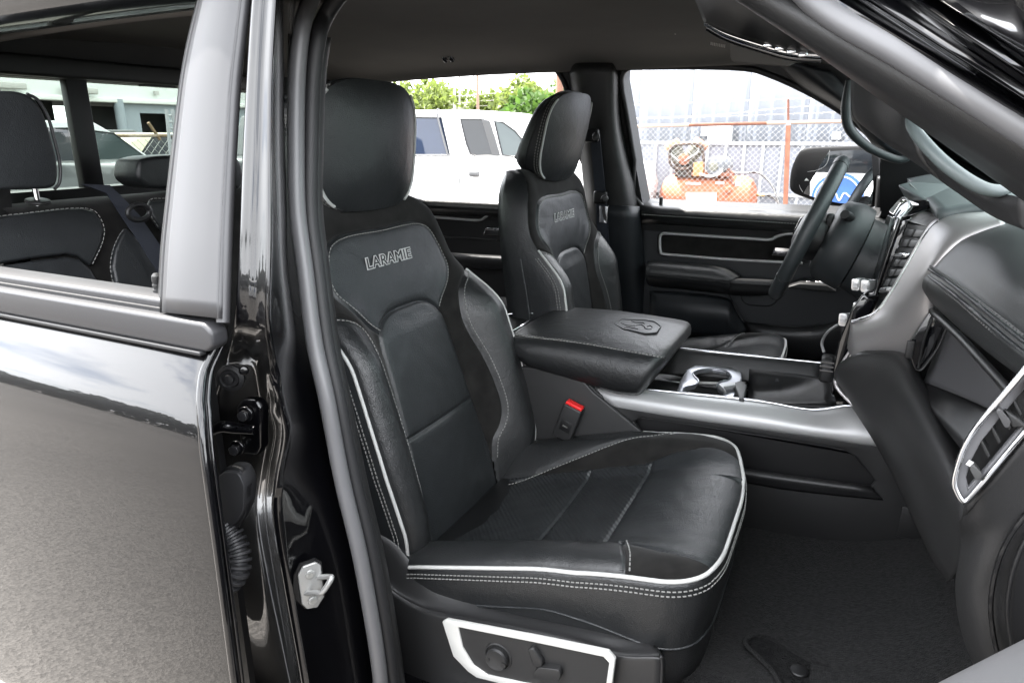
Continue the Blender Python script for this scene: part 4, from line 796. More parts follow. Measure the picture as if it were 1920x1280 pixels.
# armrest
arm = []
for px, k in ((952, .3), (956, .75), (965, .95), (1000, 1.0), (1080, 1.0), (1160, 1.0), (1205, 1.0), (1222, .985), (1234, .93), (1241, .80), (1246, .55), (1249, .15)):
    x0 = at(px, np.interp(px, [952, 1240], [622, 660]), y=1.465)[0]
    zt_ = np.interp(px, [952, 1100, 1242], [1.062, 1.070, 1.062]); zb_ = np.interp(px, [952, 1000, 1150, 1242], [1.005, .975, .945, .95]); zm = (zt_ + zb_) / 2; hh = (zt_ - zb_) / 2 * (.55 + .45 * k); lean = np.interp(px, [1160, 1242], [0, 1.0]); ins = .06 * (1 - k)
    sec = [(1.475 + ins, -1), (1.452 + ins, -.75), (1.440 + ins, -.2), (1.444 + ins, .35), (1.460 + ins, .78), (1.47 + ins, .82), (1.50 + ins, .98), (1.58, 1.04), (1.64, 1.06), (1.71, 1.04), (1.78 - ins, .98), (1.802 - ins, .8), (1.812 - ins, 0), (1.79 - ins, -1)]
    arm.append([V(x0 - .0225 * lean * (1 - b) * (1 if b < 1 else 0), y_, zm + hh * b) for y_, b in sec])
lid = loft('armrest', arm, leather2, con, angle=70)
dashes('armrest_stitching', [np.array(cr([r_[5] + V(0, .004 * j, .0015) for r_ in arm[1:-1]], 6)) for j in (0, 2.2)], thread_m, con)
tube('armrest_welt', [r_[5] + V(0, .004, .0) for r_ in arm[1:-1]], .0022, leather, con, n=6)
hx = [(800, 180), (850, 146), (1010, 150), (1082, 162), (1126, 196), (1096, 240), (1020, 246), (862, 216)]
hz = 1.0955
prism('emblem_plate', [z5(*p, hz) for p in hx], V(0, 0, -.006), leather, con, bevel=.0012, label='embossed hexagonal emblem on the armrest lid')
tube('emblem_rim', [z5(*p, hz + .0004) for p in hx], .0017, plastic_d, con, n=6, closed=True, smooth=1)
for st_ in ([(918, 158), (950, 168), (1000, 170), (1008, 176)], [(845, 172), (880, 186), (930, 192), (940, 186)], [(872, 206), (884, 198), (930, 206), (965, 212)], [(940, 196), (960, 186), (990, 184), (1012, 198)], [(1030, 196), (1050, 190), (1066, 202)], [(1010, 204), (1030, 214), (1060, 214)]):
    tube('emblem_line', [z5(*p, hz + .0006) for p in st_], .0012, plastic_d, con, n=6, smooth=3)
# rear end of the console
box('rear_tray', (-.84, 1.64, 1.01), (.14, .26, .03), plastic, con, bevel=.008)
tube('rear_tray_trim', [C(1000, 588, 1.64), C(978, 587, 1.66), C(950, 589, 1.66)], .003, chrome, con, n=6)
tube('lid_hinge_trim', [C(952, 624, 1.40), C(975, 612, 1.44), C(990, 602, 1.50)], .003, chrome, con, n=6)

# ================================================================== dashboard
dash = thing('dashboard', 'black leather dashboard with silver centre bezel, touchscreen edge and chrome ringed side vent', 'dashboard', (.3, 1.55, 1.0))
def D_(*p): return at(p[0], p[1], y=p[2])
box('dash_core', (.40, 1.50, 1.20), (.34, 1.40, .36), plastic_d, dash)
tops = [[(1737, 556, 1.30), (1790, 606, 1.13), (1850, 656, .98), (1900, 694, .88), (1945, 724, .81)], [(1731, 540, 1.275), (1787, 588, 1.10), (1848, 640, .95), (1905, 684, .855), (1950, 712, .79)], [(1733, 524, 1.27), (1787, 566, 1.09), (1848, 614, .94), (1910, 664, .845), (1955, 695, .785)], [(1744, 511, 1.27), (1790, 543, 1.10), (1850, 592, .95), (1920, 648, .85), (1965, 680, .79)],
        [(1752, 500, 1.27), (1800, 527, 1.11), (1858, 568, .96), (1925, 618, .87), (1970, 650, .81)], [(1776, 474, 1.27), (1822, 492, 1.13), (1876, 518, .99), (1930, 550, .91), (1985, 585, .84)], [(1812, 446, 1.27), (1850, 456, 1.16), (1895, 470, 1.06), (1945, 490, .98), (2010, 515, .90)], [(1885, 421, 1.27), (1910, 424, 1.19), (1945, 430, 1.12), (1985, 440, 1.05), (2060, 455, .98)], [(1960, 408, 1.27), (1980, 410, 1.2), (2010, 412, 1.14), (2050, 420, 1.08), (2120, 430, 1.0)]]
patch('dash_pad', [[D_(*p) for p in r_] for r_ in tops], dash_leather, dash, 6, 5, solid=.003)
def lift(p, k=.0015): d = CAM - p; return p + d / np.linalg.norm(d) * k
sm1 = [D_(*p) for p in tops[3]]
for k, dd in enumerate((-.005, .006)): tube('pad_seam', [lift(p + V(-.002, 0, dd), .0025) for p in sm1], .0030, leather, dash, n=6)
dashes('pad_stitching', [np.array(cr([lift(p + V(-.002, 0, dd), .004) for p in sm1], 8)) for dd in (-.010, .011)], mat('dark_thread', (.06, .06, .06), .7), dash)
bz = [[(1886, 402, 1.33), (1800, 407, 1.36), (1760, 415, 1.375), (1737, 440, 1.38), (1702, 500, 1.385), (1666, 560, 1.39), (1640, 590, 1.395), (1598, 604, 1.41)],
      [(1884, 408, 1.29), (1806, 416, 1.32), (1768, 430, 1.335), (1742, 462, 1.34), (1712, 516, 1.34), (1684, 566, 1.345), (1658, 602, 1.35), (1598, 622, 1.40)],
      [(1884, 415, 1.27), (1815, 428, 1.285), (1780, 446, 1.29), (1752, 478, 1.295), (1728, 524, 1.295), (1710, 566, 1.30), (1686, 612, 1.32), (1594, 644, 1.40)],
      [(1886, 422, 1.268), (1826, 440, 1.268), (1792, 460, 1.268), (1762, 492, 1.268), (1742, 522, 1.27), (1744, 562, 1.28), (1722, 616, 1.30), (1600, 664, 1.39)],
      [(1890, 428, 1.28), (1832, 446, 1.28), (1800, 468, 1.28), (1772, 500, 1.28), (1754, 530, 1.285), (1752, 566, 1.30), (1716, 650, 1.32), (1640, 680, 1.38)]]
patch('centre_bezel', [[D_(*p) for p in r_] for r_ in bz], bezel, dash, 6, 6, solid=.006, soff=1)
tube('bezel_trim', [lift(D_(*p), .012) for p in bz[0][2:]], .0038, chrome, dash, n=8)
# open tray with dark end wall
pw = [(1700, 652), (1712, 632), (1745, 582), (1776, 602), (1756, 640), (1738, 690), (1714, 692)]
prism('tray_end_wall', [D_(p[0], p[1], 1.262) for p in pw], V(.0, .02, 0), gloss, dash, bevel=.002)
tube('tray_end_bead', [D_(1748, 596, 1.258), D_(1732, 640, 1.258), D_(1722, 690, 1.258)], .0022, plastic, dash, n=6)
tube('tray_end_bead', [D_(1775, 614, 1.255), D_(1758, 652, 1.255), D_(1730, 691, 1.255), D_(1716, 692, 1.255)], .002, plastic2, dash, n=6)
prism('tray_filler', [D_(p[0], p[1], 1.37) for p in [(1690, 640), (1800, 570), (1800, 780), (1690, 780)]], V(.0, .03, 0), plastic_d, dash)
box('tray_catch', D_(1706, 655, 1.255), (.012, .006, .03), plastic, dash, bevel=.002)
patch('tray_back_wall', [[D_(1768, 600, 1.30), D_(1830, 660, 1.18), D_(1890, 728, 1.06), D_(1935, 780, .98)], [D_(1755, 660, 1.30), D_(1815, 705, 1.18), D_(1872, 752, 1.07), D_(1925, 800, .99)], [D_(1733, 716, 1.29), D_(1800, 742, 1.18), D_(1862, 770, 1.08), D_(1920, 810, .99)]], mat('tray_grey', (.06, .06, .064), .6), dash, 5, 5, solid=.004)
patch('tray_floor', [[D_(1730, 714, 1.30), D_(1800, 740, 1.19), D_(1865, 768, 1.09), D_(1925, 806, 1.0)], [D_(1720, 735, 1.25), D_(1770, 800, 1.13), D_(1810, 850, 1.02), D_(1850, 890, .94)]], plastic_d, dash, 5, 5, solid=.004)
tube('tray_upper_lip', [D_(1748, 583, 1.27), D_(1800, 632, 1.11), D_(1850, 686, .97), D_(1895, 736, .87)], .006, plastic_d, dash, n=8)
# knee bolster
kb = [[(1570, 712, 1.42), (1600, 756, 1.40), (1640, 818, 1.35), (1682, 892, 1.24), (1722, 978, 1.14), (1760, 1054, 1.06), (1784, 1086, 1.02)], [(1569, 698, 1.385), (1604, 738, 1.36), (1650, 802, 1.30), (1690, 880, 1.19), (1732, 968, 1.09), (1768, 1044, 1.01), (1792, 1082, .98)], [(1574, 684, 1.37), (1630, 722, 1.33), (1678, 786, 1.26), (1716, 856, 1.16), (1756, 938, 1.06), (1786, 1012, .98), (1803, 1062, .95)],
      [(1592, 672, 1.36), (1656, 696, 1.31), (1698, 756, 1.23), (1738, 832, 1.13), (1776, 910, 1.03), (1802, 975, .955), (1814, 1030, .93)], [(1618, 664, 1.355), (1684, 674, 1.305), (1714, 734, 1.23), (1754, 812, 1.13), (1792, 890, 1.03), (1814, 952, .955), (1820, 1000, .935)], [(1640, 660, 1.38), (1700, 668, 1.33), (1730, 728, 1.26), (1772, 806, 1.16), (1812, 884, 1.07), (1836, 946, 1.0), (1838, 990, .98)]]
patch('knee_bolster', [[D_(*p) for p in r_] for r_ in kb], plastic2, dash, 6, 5, solid=.006, soff=1)
tube('bolster_edge', [D_(1600, 650, 1.41), D_(1578, 684, 1.41), D_(1567, 712, 1.41), D_(1572, 730, 1.40), D_(1600, 760, 1.39)], .004, bezel, dash, n=8)
# side vent
vr = [(1935, 676), (1882, 740), (1838, 792), (1811, 832), (1797, 868), (1789, 903), (1796, 926), (1806, 939), (1817, 934), (1850, 895), (1935, 793)]
tube('vent_ring', [D_(p[0], p[1], .735) for p in vr], .0026, chrome, dash, n=10, smooth=4)
plate('vent_bezel', [D_(p[0], p[1], .738) for p in [(1945, 664), (1882, 740), (1838, 792), (1811, 832), (1797, 868), (1789, 903), (1806, 939), (1817, 934), (1850, 895), (1945, 780)]], [[D_(p[0], p[1], .738) for p in [(1940, 708), (1880, 778), (1840, 828), (1822, 862), (1812, 895), (1816, 915), (1850, 878), (1940, 770)]]], .008, mat('vent_grey', (.10, .10, .105), .45), dash, (0, -1, 0), bevel=.0015)
prism('vent_cavity', [D_(p[0], p[1], .765) for p in [(1945, 690), (1870, 775), (1830, 828), (1808, 880), (1810, 915), (1860, 880), (1945, 785)]], V(.0, .01, 0), plastic_d, dash)
for k in range(5):
    x0, y0 = 1842 + 20 * k, 838 - 26 * k
    prism('vent_slat', [D_(x0 - 12, y0 - 22, .742), D_(x0 - 6, y0 - 24, .742), D_(x0 + 16, y0 + 16, .742), D_(x0 + 10, y0 + 22, .742)], V(.002, .02, .0), plastic, dash, bevel=.001)
prism('vent_slider', [D_(p[0], p[1], .728) for p in rnd([V(1868, 772, 0), V(1876, 766, 0), V(1896, 790, 0), V(1892, 802, 0), V(1884, 802, 0)], 4)], V(0, .016, 0), mat('tab_silver', (.05, .05, .052), .35), dash, bevel=.0015)
prism('slider_grip', [D_(p[0], p[1], .732) for p in [(1884, 768), (1912, 786), (1925, 800), (1898, 802)]], V(0, .016, 0), plastic2, dash, bevel=.002)
prism('vent_wheel', [D_(p[0], p[1], .732) for p in rnd([V(1818, 880, 0), V(1826, 870, 0), V(1842, 888, 0), V(1838, 900, 0), V(1830, 900, 0)], 5)], V(0, .012, 0), mat('wheel_grey', (.045, .045, .045), .45), dash, bevel=.0015)
box('vent_symbol', D_(1818, 868, .7365), (.0045, .001, .0055), white_p, dash, rot=roty(.4))
ep_ = [[(1808, 946, .76), (1850, 903, .748), (1890, 855, .743), (1945, 788, .738)], [(1803, 975, .80), (1832, 960, .765), (1880, 930, .755), (1955, 880, .75)], [(1812, 1010, .83), (1838, 1005, .785), (1880, 985, .765), (1960, 950, .757)], [(1806, 1060, .84), (1828, 1062, .79), (1868, 1050, .772), (1965, 1030, .765)], [(1802, 1110, .85), (1818, 1112, .80), (1858, 1105, .78), (1965, 1090, .77)], [(1812, 1180, .85), (1826, 1180, .81), (1860, 1174, .785), (1965, 1160, .775)], [(1840, 1255, .86), (1852, 1254, .82), (1880, 1248, .80), (1970, 1240, .79)], [(1885, 1345, .87), (1895, 1345, .83), (1915, 1340, .82), (1980, 1340, .80)]]
patch('dash_end_panel', [[D_(*p) for p in r_] for r_ in ep_], plastic2, dash, 5, 5, solid=.006, soff=1)
ring_ = [(1925, 962), (1893, 1005), (1872, 1052), (1860, 1105), (1858, 1150), (1866, 1205), (1880, 1250)]
tube('end_panel_groove', [D_(p[0], p[1], .750 + .00008 * (p[1] - 960)) for p in ring_], .0025, plastic_d, dash, n=6)
patch('speaker_recess', [[D_(p[0] + 30, p[1] + 4, .748) for p in ring_], [D_(p[0] + 42, p[1] + 6, .752) for p in ring_], [D_(p[0] + 130, p[1] + 10, .748) for p in ring_]], plastic_d, dash, 4, 4, solid=.004)
# centre stack
prism('climate_panel', [D_(1748, 426, 1.385), D_(1676, 556, 1.395), D_(1644, 562, 1.51), D_(1702, 420, 1.51)], V(.015, 0, .004), plastic_d, dash)
scr = prism('touchscreen', [D_(1688, 412, 1.51), D_(1640, 560, 1.51), D_(1616, 545, 1.76), D_(1664, 402, 1.76)], V(.02, 0, .006), gloss, dash, bevel=.004)
tube('screen_edge', [D_(1688, 411, 1.505), D_(1664, 480, 1.505), D_(1638, 562, 1.505)], .004, gloss, dash, n=8)
prism('stack_wood_trim', [D_(p[0], p[1], p[2]) for p in [(1698, 414, 1.52), (1716, 396, 1.55), (1776, 412, 1.37), (1746, 428, 1.38)]], V(.03, 0, .004), wood_m, dash, bevel=.002)
prism('centre_vent', [D_(p[0], p[1], p[2]) for p in [(1665, 398, 1.74), (1690, 371, 1.74), (1722, 380, 1.55), (1727, 392, 1.53), (1700, 402, 1.52), (1684, 410, 1.52)]], V(.02, 0, .004), gloss, dash, bevel=.003)
tube('vent_trim', [D_(1668, 396, 1.735), D_(1692, 371, 1.735), D_(1704, 380, 1.62), D_(1702, 392, 1.56), D_(1686, 412, 1.515)], .0016, silver, dash, n=6, smooth=4)
for k in range(3): tube('vent_bar', [D_(1676 + 5 * k, 399 - 3 * k, 1.70), D_(1690 + 4 * k, 382 + 2 * k, 1.68)], .0013, silver, dash, n=6, smooth=0)
CP = [D_(1748, 426, 1.385), D_(1676, 556, 1.395), D_(1644, 562, 1.51), D_(1702, 420, 1.51)]
def cpan(u, v, o=0.0): return (1 - u) * ((1 - v) * CP[0] + v * CP[1]) + u * ((1 - v) * CP[3] + v * CP[2]) + V(-o, -.15 * o, 0)
for k in range(7):
    for u0, u1 in ((.12, .46), (.54, .88)):
        if k in (2, 6): continue
        v0 = .05 + k * .135; prism('climate_button', [cpan(u0, v0, .004), cpan(u1, v0, .004), cpan(u1, v0 + .10, .004), cpan(u0, v0 + .10, .004)], V(.005, 0, 0), plastic_d, dash, bevel=.0012)
for v0, m_ in ((.40, chrome), (.88, silver)):
    prism('climate_knob', [cpan(.25, v0 - .035, .010), cpan(.75, v0 - .035, .010), cpan(.75, v0 + .035, .010), cpan(.25, v0 + .035, .010)], V(.010, 0, 0), m_, dash, bevel=.003); prism('knob_face', [cpan(.33, v0 - .018, .0115), cpan(.67, v0 - .018, .0115), cpan(.67, v0 + .018, .0115), cpan(.33, v0 + .018, .0115)], V(.003, 0, 0), plastic_d, dash)
for (a, b, w_, h_) in ((1604, 534, 16, 24), (1622, 537, 17, 25), (1607, 580, 20, 28), (1580, 600, 16, 26)):
    tg_ = prism('toggle_switch', [D_(p[0], p[1], 1.50) for p in rnd([V(a - w_ * .45, b - h_ * .5, 0), V(a + w_ * .55, b - h_ * .42, 0), V(a + w_ * .4, b + h_ * .5, 0), V(a - w_ * .55, b + h_ * .4, 0)], 5)], V(.012, .02, 0), mat('bright_silver', (.72, .72, .72), .22, metal=.7), dash, bevel=.003)
    prism('toggle_inset', [D_(a - w_ * .22, b - 3, 1.496), D_(a + w_ * .28, b - 2, 1.496), D_(a + w_ * .2, b + 5, 1.496), D_(a - w_ * .28, b + 4, 1.496)], V(.002, .004, 0), silver, tg_)
prism('lower_stack', [D_(p[0], p[1], 1.46) for p in [(1618, 550), (1642, 566), (1622, 610), (1596, 655), (1572, 705), (1562, 745), (1556, 735), (1562, 690), (1572, 640), (1596, 580)]], V(.02, .12, 0), gloss, dash, bevel=.004)
tube('key_surround', [D_(1572, 608, 1.56), D_(1552, 622, 1.58), D_(1541, 642, 1.60), D_(1545, 660, 1.60)], .003, silver, dash, n=6)
# top of the dash by the windscreen and hood over the instruments
patch('dash_top', [[V(.13, y_, 1.415), V(.22, y_, 1.432), V(.40, y_, 1.425), V(.57, y_, 1.37)] for y_ in (1.36, 1.6, 1.9, 2.3)], mat('lit_dash_vinyl', (.075, .088, .09), .5, bump=('noise', 900, .2, .0005)), dash, 5, 5, solid=.02, soff=-1)  # pale teal: light through the windscreen put into the vinyl colour
prism('top_bin_lid', [D_(p[0], p[1], p[2]) for p in [(1682, 346, 1.75), (1704, 340, 1.80), (1800, 346, 1.80), (1835, 372, 1.62), (1730, 374, 1.60)]], V(.02, .0, -.03), MATS['lit_dash_vinyl'], dash, bevel=.006)
tube('bin_lid_seam', [lift(D_(1706, 345, 1.76), .004), lift(D_(1724, 362, 1.68), .004), lift(D_(1735, 372, 1.62), .004)], .0015, thread_m, dash, n=6)
prism('top_tray', [D_(p[0], p[1], 1.55) for p in [(1752, 386, 0), (1822, 382, 0), (1850, 395, 0), (1770, 398, 0)]], V(.02, .02, -.02), plastic_d, dash, bevel=.003)

# ================================================================== steering wheel and column
wh = thing('steering_wheel', 'black leather steering wheel at the driver side, seen almost edge on', 'steering wheel', (-.09, 2.0, 1.30))
wt, wb_ = at(1578, 306, y=2.0), at(1456, 546, y=2.0); wc = (wt + wb_) / 2; wu = (wt - wb_); wr_ = np.linalg.norm(wu) / 2; wu /= 2 * wr_; wa = np.cross(wu, V(0, 1, 0))
if wa[0] > 0: wa = -wa
ws = V(0, 1, 0) * math.cos(.012) + wa * math.sin(.012); wa = wa * math.cos(.012) - V(0, 1, 0) * math.sin(.012)   # turned a little
tube('rim', [wc + wr_ * (math.cos(a) * wu + math.sin(a) * ws) for a in np.linspace(0, 2 * math.pi, 64, endpoint=False)], [.0195] * 64, mat('wheel_leather', (.03, .035, .037), .45, bump=('grain', 500, .2, .0006)), wh, n=18, closed=True, smooth=0)
hub = [[wc + wa * e + (wu * .062 * math.sin(a) * k + ws * .075 * math.cos(a) * k) - wu * .008 for a in np.linspace(0, 2 * math.pi, 32, endpoint=False)] for e, k in ((-.05, 1.0), (-.02, 1.08), (.0, 1.05), (.018, .85), (.026, .5), (.028, .1))]
loft('airbag_cover', hub, plastic, wh, angle=60)
for sgn in (-1, 1): patch('spoke', [[wc + ws * sgn * .06 + wu * .02 - wa * .01, wc + ws * sgn * .12 + wu * .018 - wa * .006, wc + ws * sgn * (wr_ - .004) + wu * .02], [wc + ws * sgn * .06 - wu * .02, wc + ws * sgn * .12 - wu * .018 + wa * .004, wc + ws * sgn * (wr_ - .004) - wu * .02]], plastic, wh, solid=.014)
prism('spoke', [wc - wu * .05 - ws * .03, wc - wu * .05 + ws * .03, wc - wu * (wr_ - .006) + ws * .02, wc - wu * (wr_ - .006) - ws * .02], -wa * .014, plastic, wh, bevel=.003)
tube('emblem_ring', [wc + wa * .028 + .022 * (math.cos(a) * wu + math.sin(a) * ws * .8) for a in np.linspace(0, 2 * math.pi, 20, endpoint=False)], .003, gloss, wh, closed=True, smooth=0)
for a in (.35, math.pi - .35, 2.2): tube('rim_seam', [wc + wr_ * (math.cos(a) * wu - math.sin(a) * ws) + .0195 * (math.cos(b) * wa + math.sin(b) * (math.cos(a) * wu - math.sin(a) * ws)) for b in np.linspace(0, 2 * math.pi, 16, endpoint=False)], .0012, plastic_d, wh, closed=True, smooth=0, n=5)
col_ = thing('steering_column', 'dark steering column shroud with stalks behind the steering wheel', 'steering column', (.05, 2.0, 1.2))
crs = [[wc - wa * e + (wu * (h_ * math.sin(a) + o_) + ws * w_ * math.cos(a)) for a in np.linspace(0, 2 * math.pi, 28, endpoint=False)] for e, h_, w_, o_ in ((.045, .085, .10, .0), (.06, .105, .125, .0), (.10, .112, .13, .0), (.13, .110, .125, -.005), (.135, .095, .11, -.01), (.22, .10, .12, -.02), (.30, .11, .13, -.03))]
loft('shroud', crs, mat('column_plastic', (.028, .032, .034), .5, bump=('noise', 1300, .2, .0003)), col_, angle=60)
tube('stalk', [D_(1600, 420, 1.93), D_(1592, 408, 1.91), D_(1584, 402, 1.88)], [.010, .013, .011], plastic2, col_, n=10)
box('paddle', D_(1556, 415, 1.95), (.02, .012, .04), plastic2, col_, bevel=.006)

# ================================================================== driver door (far side)
dd = thing('truck_driver_door', 'driver door inner trim with silver framed panel and padded armrest under the far window', 'car door', (-.25, 2.42, .9))
def O(px, py, y=2.46): return at(px, py, y=y)
prism('door_panel', [O(*p, 2.47) for p in [(1196, 395), (1700, 418), (1700, 700), (1205, 680)]], V(0, .05, 0), navy, dd)
patch('sill_pad', [[O(1200, 380, 2.49), O(1400, 391, 2.49), O(1700, 404, 2.49)], [O(1200, 382, 2.455), O(1400, 393, 2.455), O(1700, 408, 2.455)], [O(1200, 386, 2.425), O(1400, 397, 2.425), O(1700, 413, 2.425)], [O(1201, 393, 2.412), O(1400, 405, 2.412), O(1700, 421, 2.412)], [O(1202, 400, 2.412), O(1400, 413, 2.412), O(1700, 430, 2.412)], [O(1203, 412, 2.425), O(1400, 424, 2.425), O(1700, 442, 2.425)], [O(1204, 420, 2.47), O(1400, 432, 2.47), O(1700, 450, 2.47)]], leather2, dd, 5, 4, solid=.004)
dashes('sill_stitching', [np.array([O(1202 + (1690 - 1202) * k / 60, a + (b - a) * k / 60, 2.410) for k in range(61)]) for a, b in ((397, 424), (402, 431))], thread_m, dd, ln=.006, gap=.003, w=.0013)
def z4(x, y, d): return at(1180 + x / 3.879, 370 + y / 3.879, y=d)
prism('panel_surround', [z4(x, y, 2.462) for x, y in [(255, 235), (320, 208), (600, 215), (1000, 245), (1300, 245), (1300, 480), (900, 470), (230, 430), (200, 400), (200, 280)]], V(0, .015, 0), plastic, dd, bevel=.005)
prism('suede_panel', [z4(x, y, 2.458) for x, y in [(238, 270), (1010, 312), (1130, 262), (1250, 275), (1250, 470), (600, 440), (238, 408)]], V(0, .012, 0), suede, dd)
tube('panel_frame', [z4(x, y, 2.452) for x, y in [(1260, 268), (1200, 264), (1130, 268), (1070, 286), (1020, 308), (900, 303), (600, 284), (300, 264), (245, 264), (225, 285), (222, 340), (228, 395), (250, 412), (400, 425), (700, 450), (1000, 466), (1260, 478)]], .0055, silver, dd, n=8, smooth=5)
prism('door_handle', [z4(x, y, 2.44) for x, y in [(1030, 425), (1055, 362), (1130, 372), (1180, 372), (1180, 430), (1100, 428)]], V(0, .02, 0), mat('dark_chrome', (.25, .25, .26), .2, metal=1.0), dd, bevel=.004)
boxes('handle_highlight', [(z4(1120, 380, 2.436), (.05, .006, .010))], chrome, dd)
arm_t = [[(130, 480, 2.45), (160, 466, 2.44), (400, 480, 2.44), (680, 508, 2.44), (790, 556, 2.44), (800, 575, 2.44)], [(126, 490, 2.38), (160, 476, 2.37), (400, 492, 2.37), (660, 522, 2.37), (765, 572, 2.37), (790, 585, 2.38)], [(124, 510, 2.355), (160, 515, 2.345), (400, 535, 2.345), (640, 562, 2.345), (735, 592, 2.345), (770, 598, 2.36)], [(122, 555, 2.35), (160, 565, 2.34), (400, 585, 2.34), (620, 605, 2.34), (720, 615, 2.34), (765, 612, 2.36)], [(124, 580, 2.37), (160, 600, 2.36), (400, 630, 2.36), (620, 660, 2.36), (722, 682, 2.36), (760, 660, 2.37)], [(130, 600, 2.45), (160, 640, 2.45), (400, 665, 2.45), (620, 690, 2.45), (722, 700, 2.45), (760, 690, 2.45)]]
patch('armrest', [[z4(*p) for p in r_] for r_ in arm_t], leather2, dd, 5, 5, solid=.004)
tube('armrest_seam', [z4(124, 560, 2.337), z4(400, 588, 2.337), z4(620, 610, 2.337), z4(725, 622, 2.337)], .002, plastic_d, dd, n=6)
patch('pull_grip', [[z4(728, 590, 2.42), z4(860, 592, 2.42), z4(1050, 600, 2.42)], [z4(726, 600, 2.35), z4(860, 606, 2.35), z4(1050, 616, 2.35)], [z4(724, 640, 2.345), z4(860, 650, 2.345), z4(1050, 660, 2.345)], [z4(728, 690, 2.36), z4(860, 700, 2.36), z4(1050, 700, 2.36)], [z4(735, 705, 2.44), z4(860, 712, 2.44), z4(1050, 705, 2.44)]], plastic, dd, 5, 5, solid=.004)
prism('switch_pod', [z4(x, y, 2.36) for x, y in [(1155, 650), (1240, 625), (1440, 640), (1505, 680), (1500, 690), (1160, 665)]], V(0, .08, .004), plastic, dd, bevel=.004)
for x_ in (1270, 1300, 1370, 1400): box('window_switch', z4(x_, 622, 2.40), (.016, .02, .014), mat('bright_silver', (.72, .72, .72), .22, metal=.7), dd, bevel=.003)
patch('map_pocket', [[z4(150, 680, 2.44), z4(400, 690, 2.43), z4(700, 730, 2.43), z4(760, 800, 2.43), z4(820, 890, 2.43), z4(860, 960, 2.43)], [z4(150, 820, 2.43), z4(400, 830, 2.40), z4(700, 850, 2.40), z4(720, 880, 2.40), z4(760, 940, 2.41), z4(800, 1000, 2.42)], [z4(150, 1000, 2.44), z4(400, 1000, 2.42), z4(650, 1020, 2.42), z4(690, 1030, 2.42), z4(720, 1040, 2.42), z4(760, 1060, 2.43)]], navy, dd, 4, 4, solid=.004)
patch('door_bin', [[z4(830, 900, 2.44), z4(900, 915, 2.40), z4(1200, 938, 2.40), z4(1400, 930, 2.40), z4(1560, 880, 2.42)], [z4(850, 960, 2.43), z4(930, 990, 2.38), z4(1200, 1010, 2.38), z4(1400, 1000, 2.38), z4(1560, 960, 2.40)], [z4(870, 1200, 2.44), z4(930, 1200, 2.39), z4(1200, 1200, 2.39), z4(1400, 1200, 2.39), z4(1600, 1200, 2.40)]], plastic_d, dd, 4, 4, solid=.004)
tube('pocket_seam', [z4(720, 700, 2.425), z4(770, 800, 2.425), z4(830, 895, 2.425), z4(930, 918, 2.40), z4(1200, 938, 2.395), z4(1330, 936, 2.395), z4(1380, 915, 2.40)], .0022, plastic_d, dd, n=6)
tube('bottle_seam', [z4(808, 700, 2.455), z4(820, 745, 2.455), z4(860, 778, 2.455), z4(950, 788, 2.455), z4(1030, 785, 2.455), z4(1080, 740, 2.455)], .002, plastic_d, dd, n=6)
disc('lock_pin', O(1239, 384, 2.452), V(0, 0, 1), .006, .03, plastic_d, dd, prof=[(.0065, 0), (.0065, .024), (.004, .027)]); disc('lock_bezel', O(1239, 387, 2.45), V(0, -.2, 1), .017, .005, plastic, dd, bevel=.0015)
# rear door on the driver side
d2 = thing('truck_rear_side_door', 'rear driver side door trim seen between the two front seats', 'car door', (-1.3, 2.42, .9))
prism('door_panel', [O(*p, 2.47) for p in [(690, 375), (1110, 392), (1110, 640), (690, 600)]], V(0, .05, 0), plastic_d, d2)
patch('sill_pad', [[O(690, 364, 2.49), O(900, 370, 2.49), O(1105, 382, 2.49)], [O(690, 368, 2.43), O(900, 376, 2.43), O(1105, 388, 2.43)], [O(690, 374, 2.412), O(900, 384, 2.412), O(1105, 396, 2.412)], [O(690, 386, 2.412), O(900, 396, 2.412), O(1105, 408, 2.412)], [O(690, 396, 2.45), O(900, 404, 2.45), O(1105, 416, 2.45)]], leather2, d2, 5, 4, solid=.004)
dashes('sill_stitching', [np.array([O(780 + 160 * k / 30, 377 + 7 * k / 30, 2.410) for k in range(31)])], thread_m, d2, ln=.006, gap=.003, w=.0013)
tube('panel_frame', [O(x, y, 2.45) for x, y in [(740, 402), (815, 407), (865, 411), (898, 413), (912, 406), (925, 400), (1000, 404)]], .0055, silver, d2, n=8, smooth=3)
prism('door_handle', [O(x, y, 2.445) for x, y in [(905, 441), (911, 426), (935, 427), (935, 441)]], V(0, .02, 0), MATS['dark_chrome'], d2, bevel=.003)
box('handle_highlight', O(920, 429, 2.442), (.035, .006, .010), chrome, d2, bevel=.002)
tube('panel_frame_lower', [O(830, 444, 2.455), O(880, 447, 2.455), O(935, 451, 2.455)], .004, plastic2, d2, n=8)
patch('armrest', [[O(845, 474, 2.44), O(900, 477, 2.44), O(1000, 482, 2.44)], [O(845, 477, 2.36), O(900, 480, 2.36), O(1000, 485, 2.36)], [O(845, 487, 2.35), O(900, 491, 2.35), O(1000, 496, 2.35)], [O(845, 500, 2.37), O(900, 505, 2.37), O(1000, 510, 2.37)]], plastic2, d2, 4, 4, solid=.004)

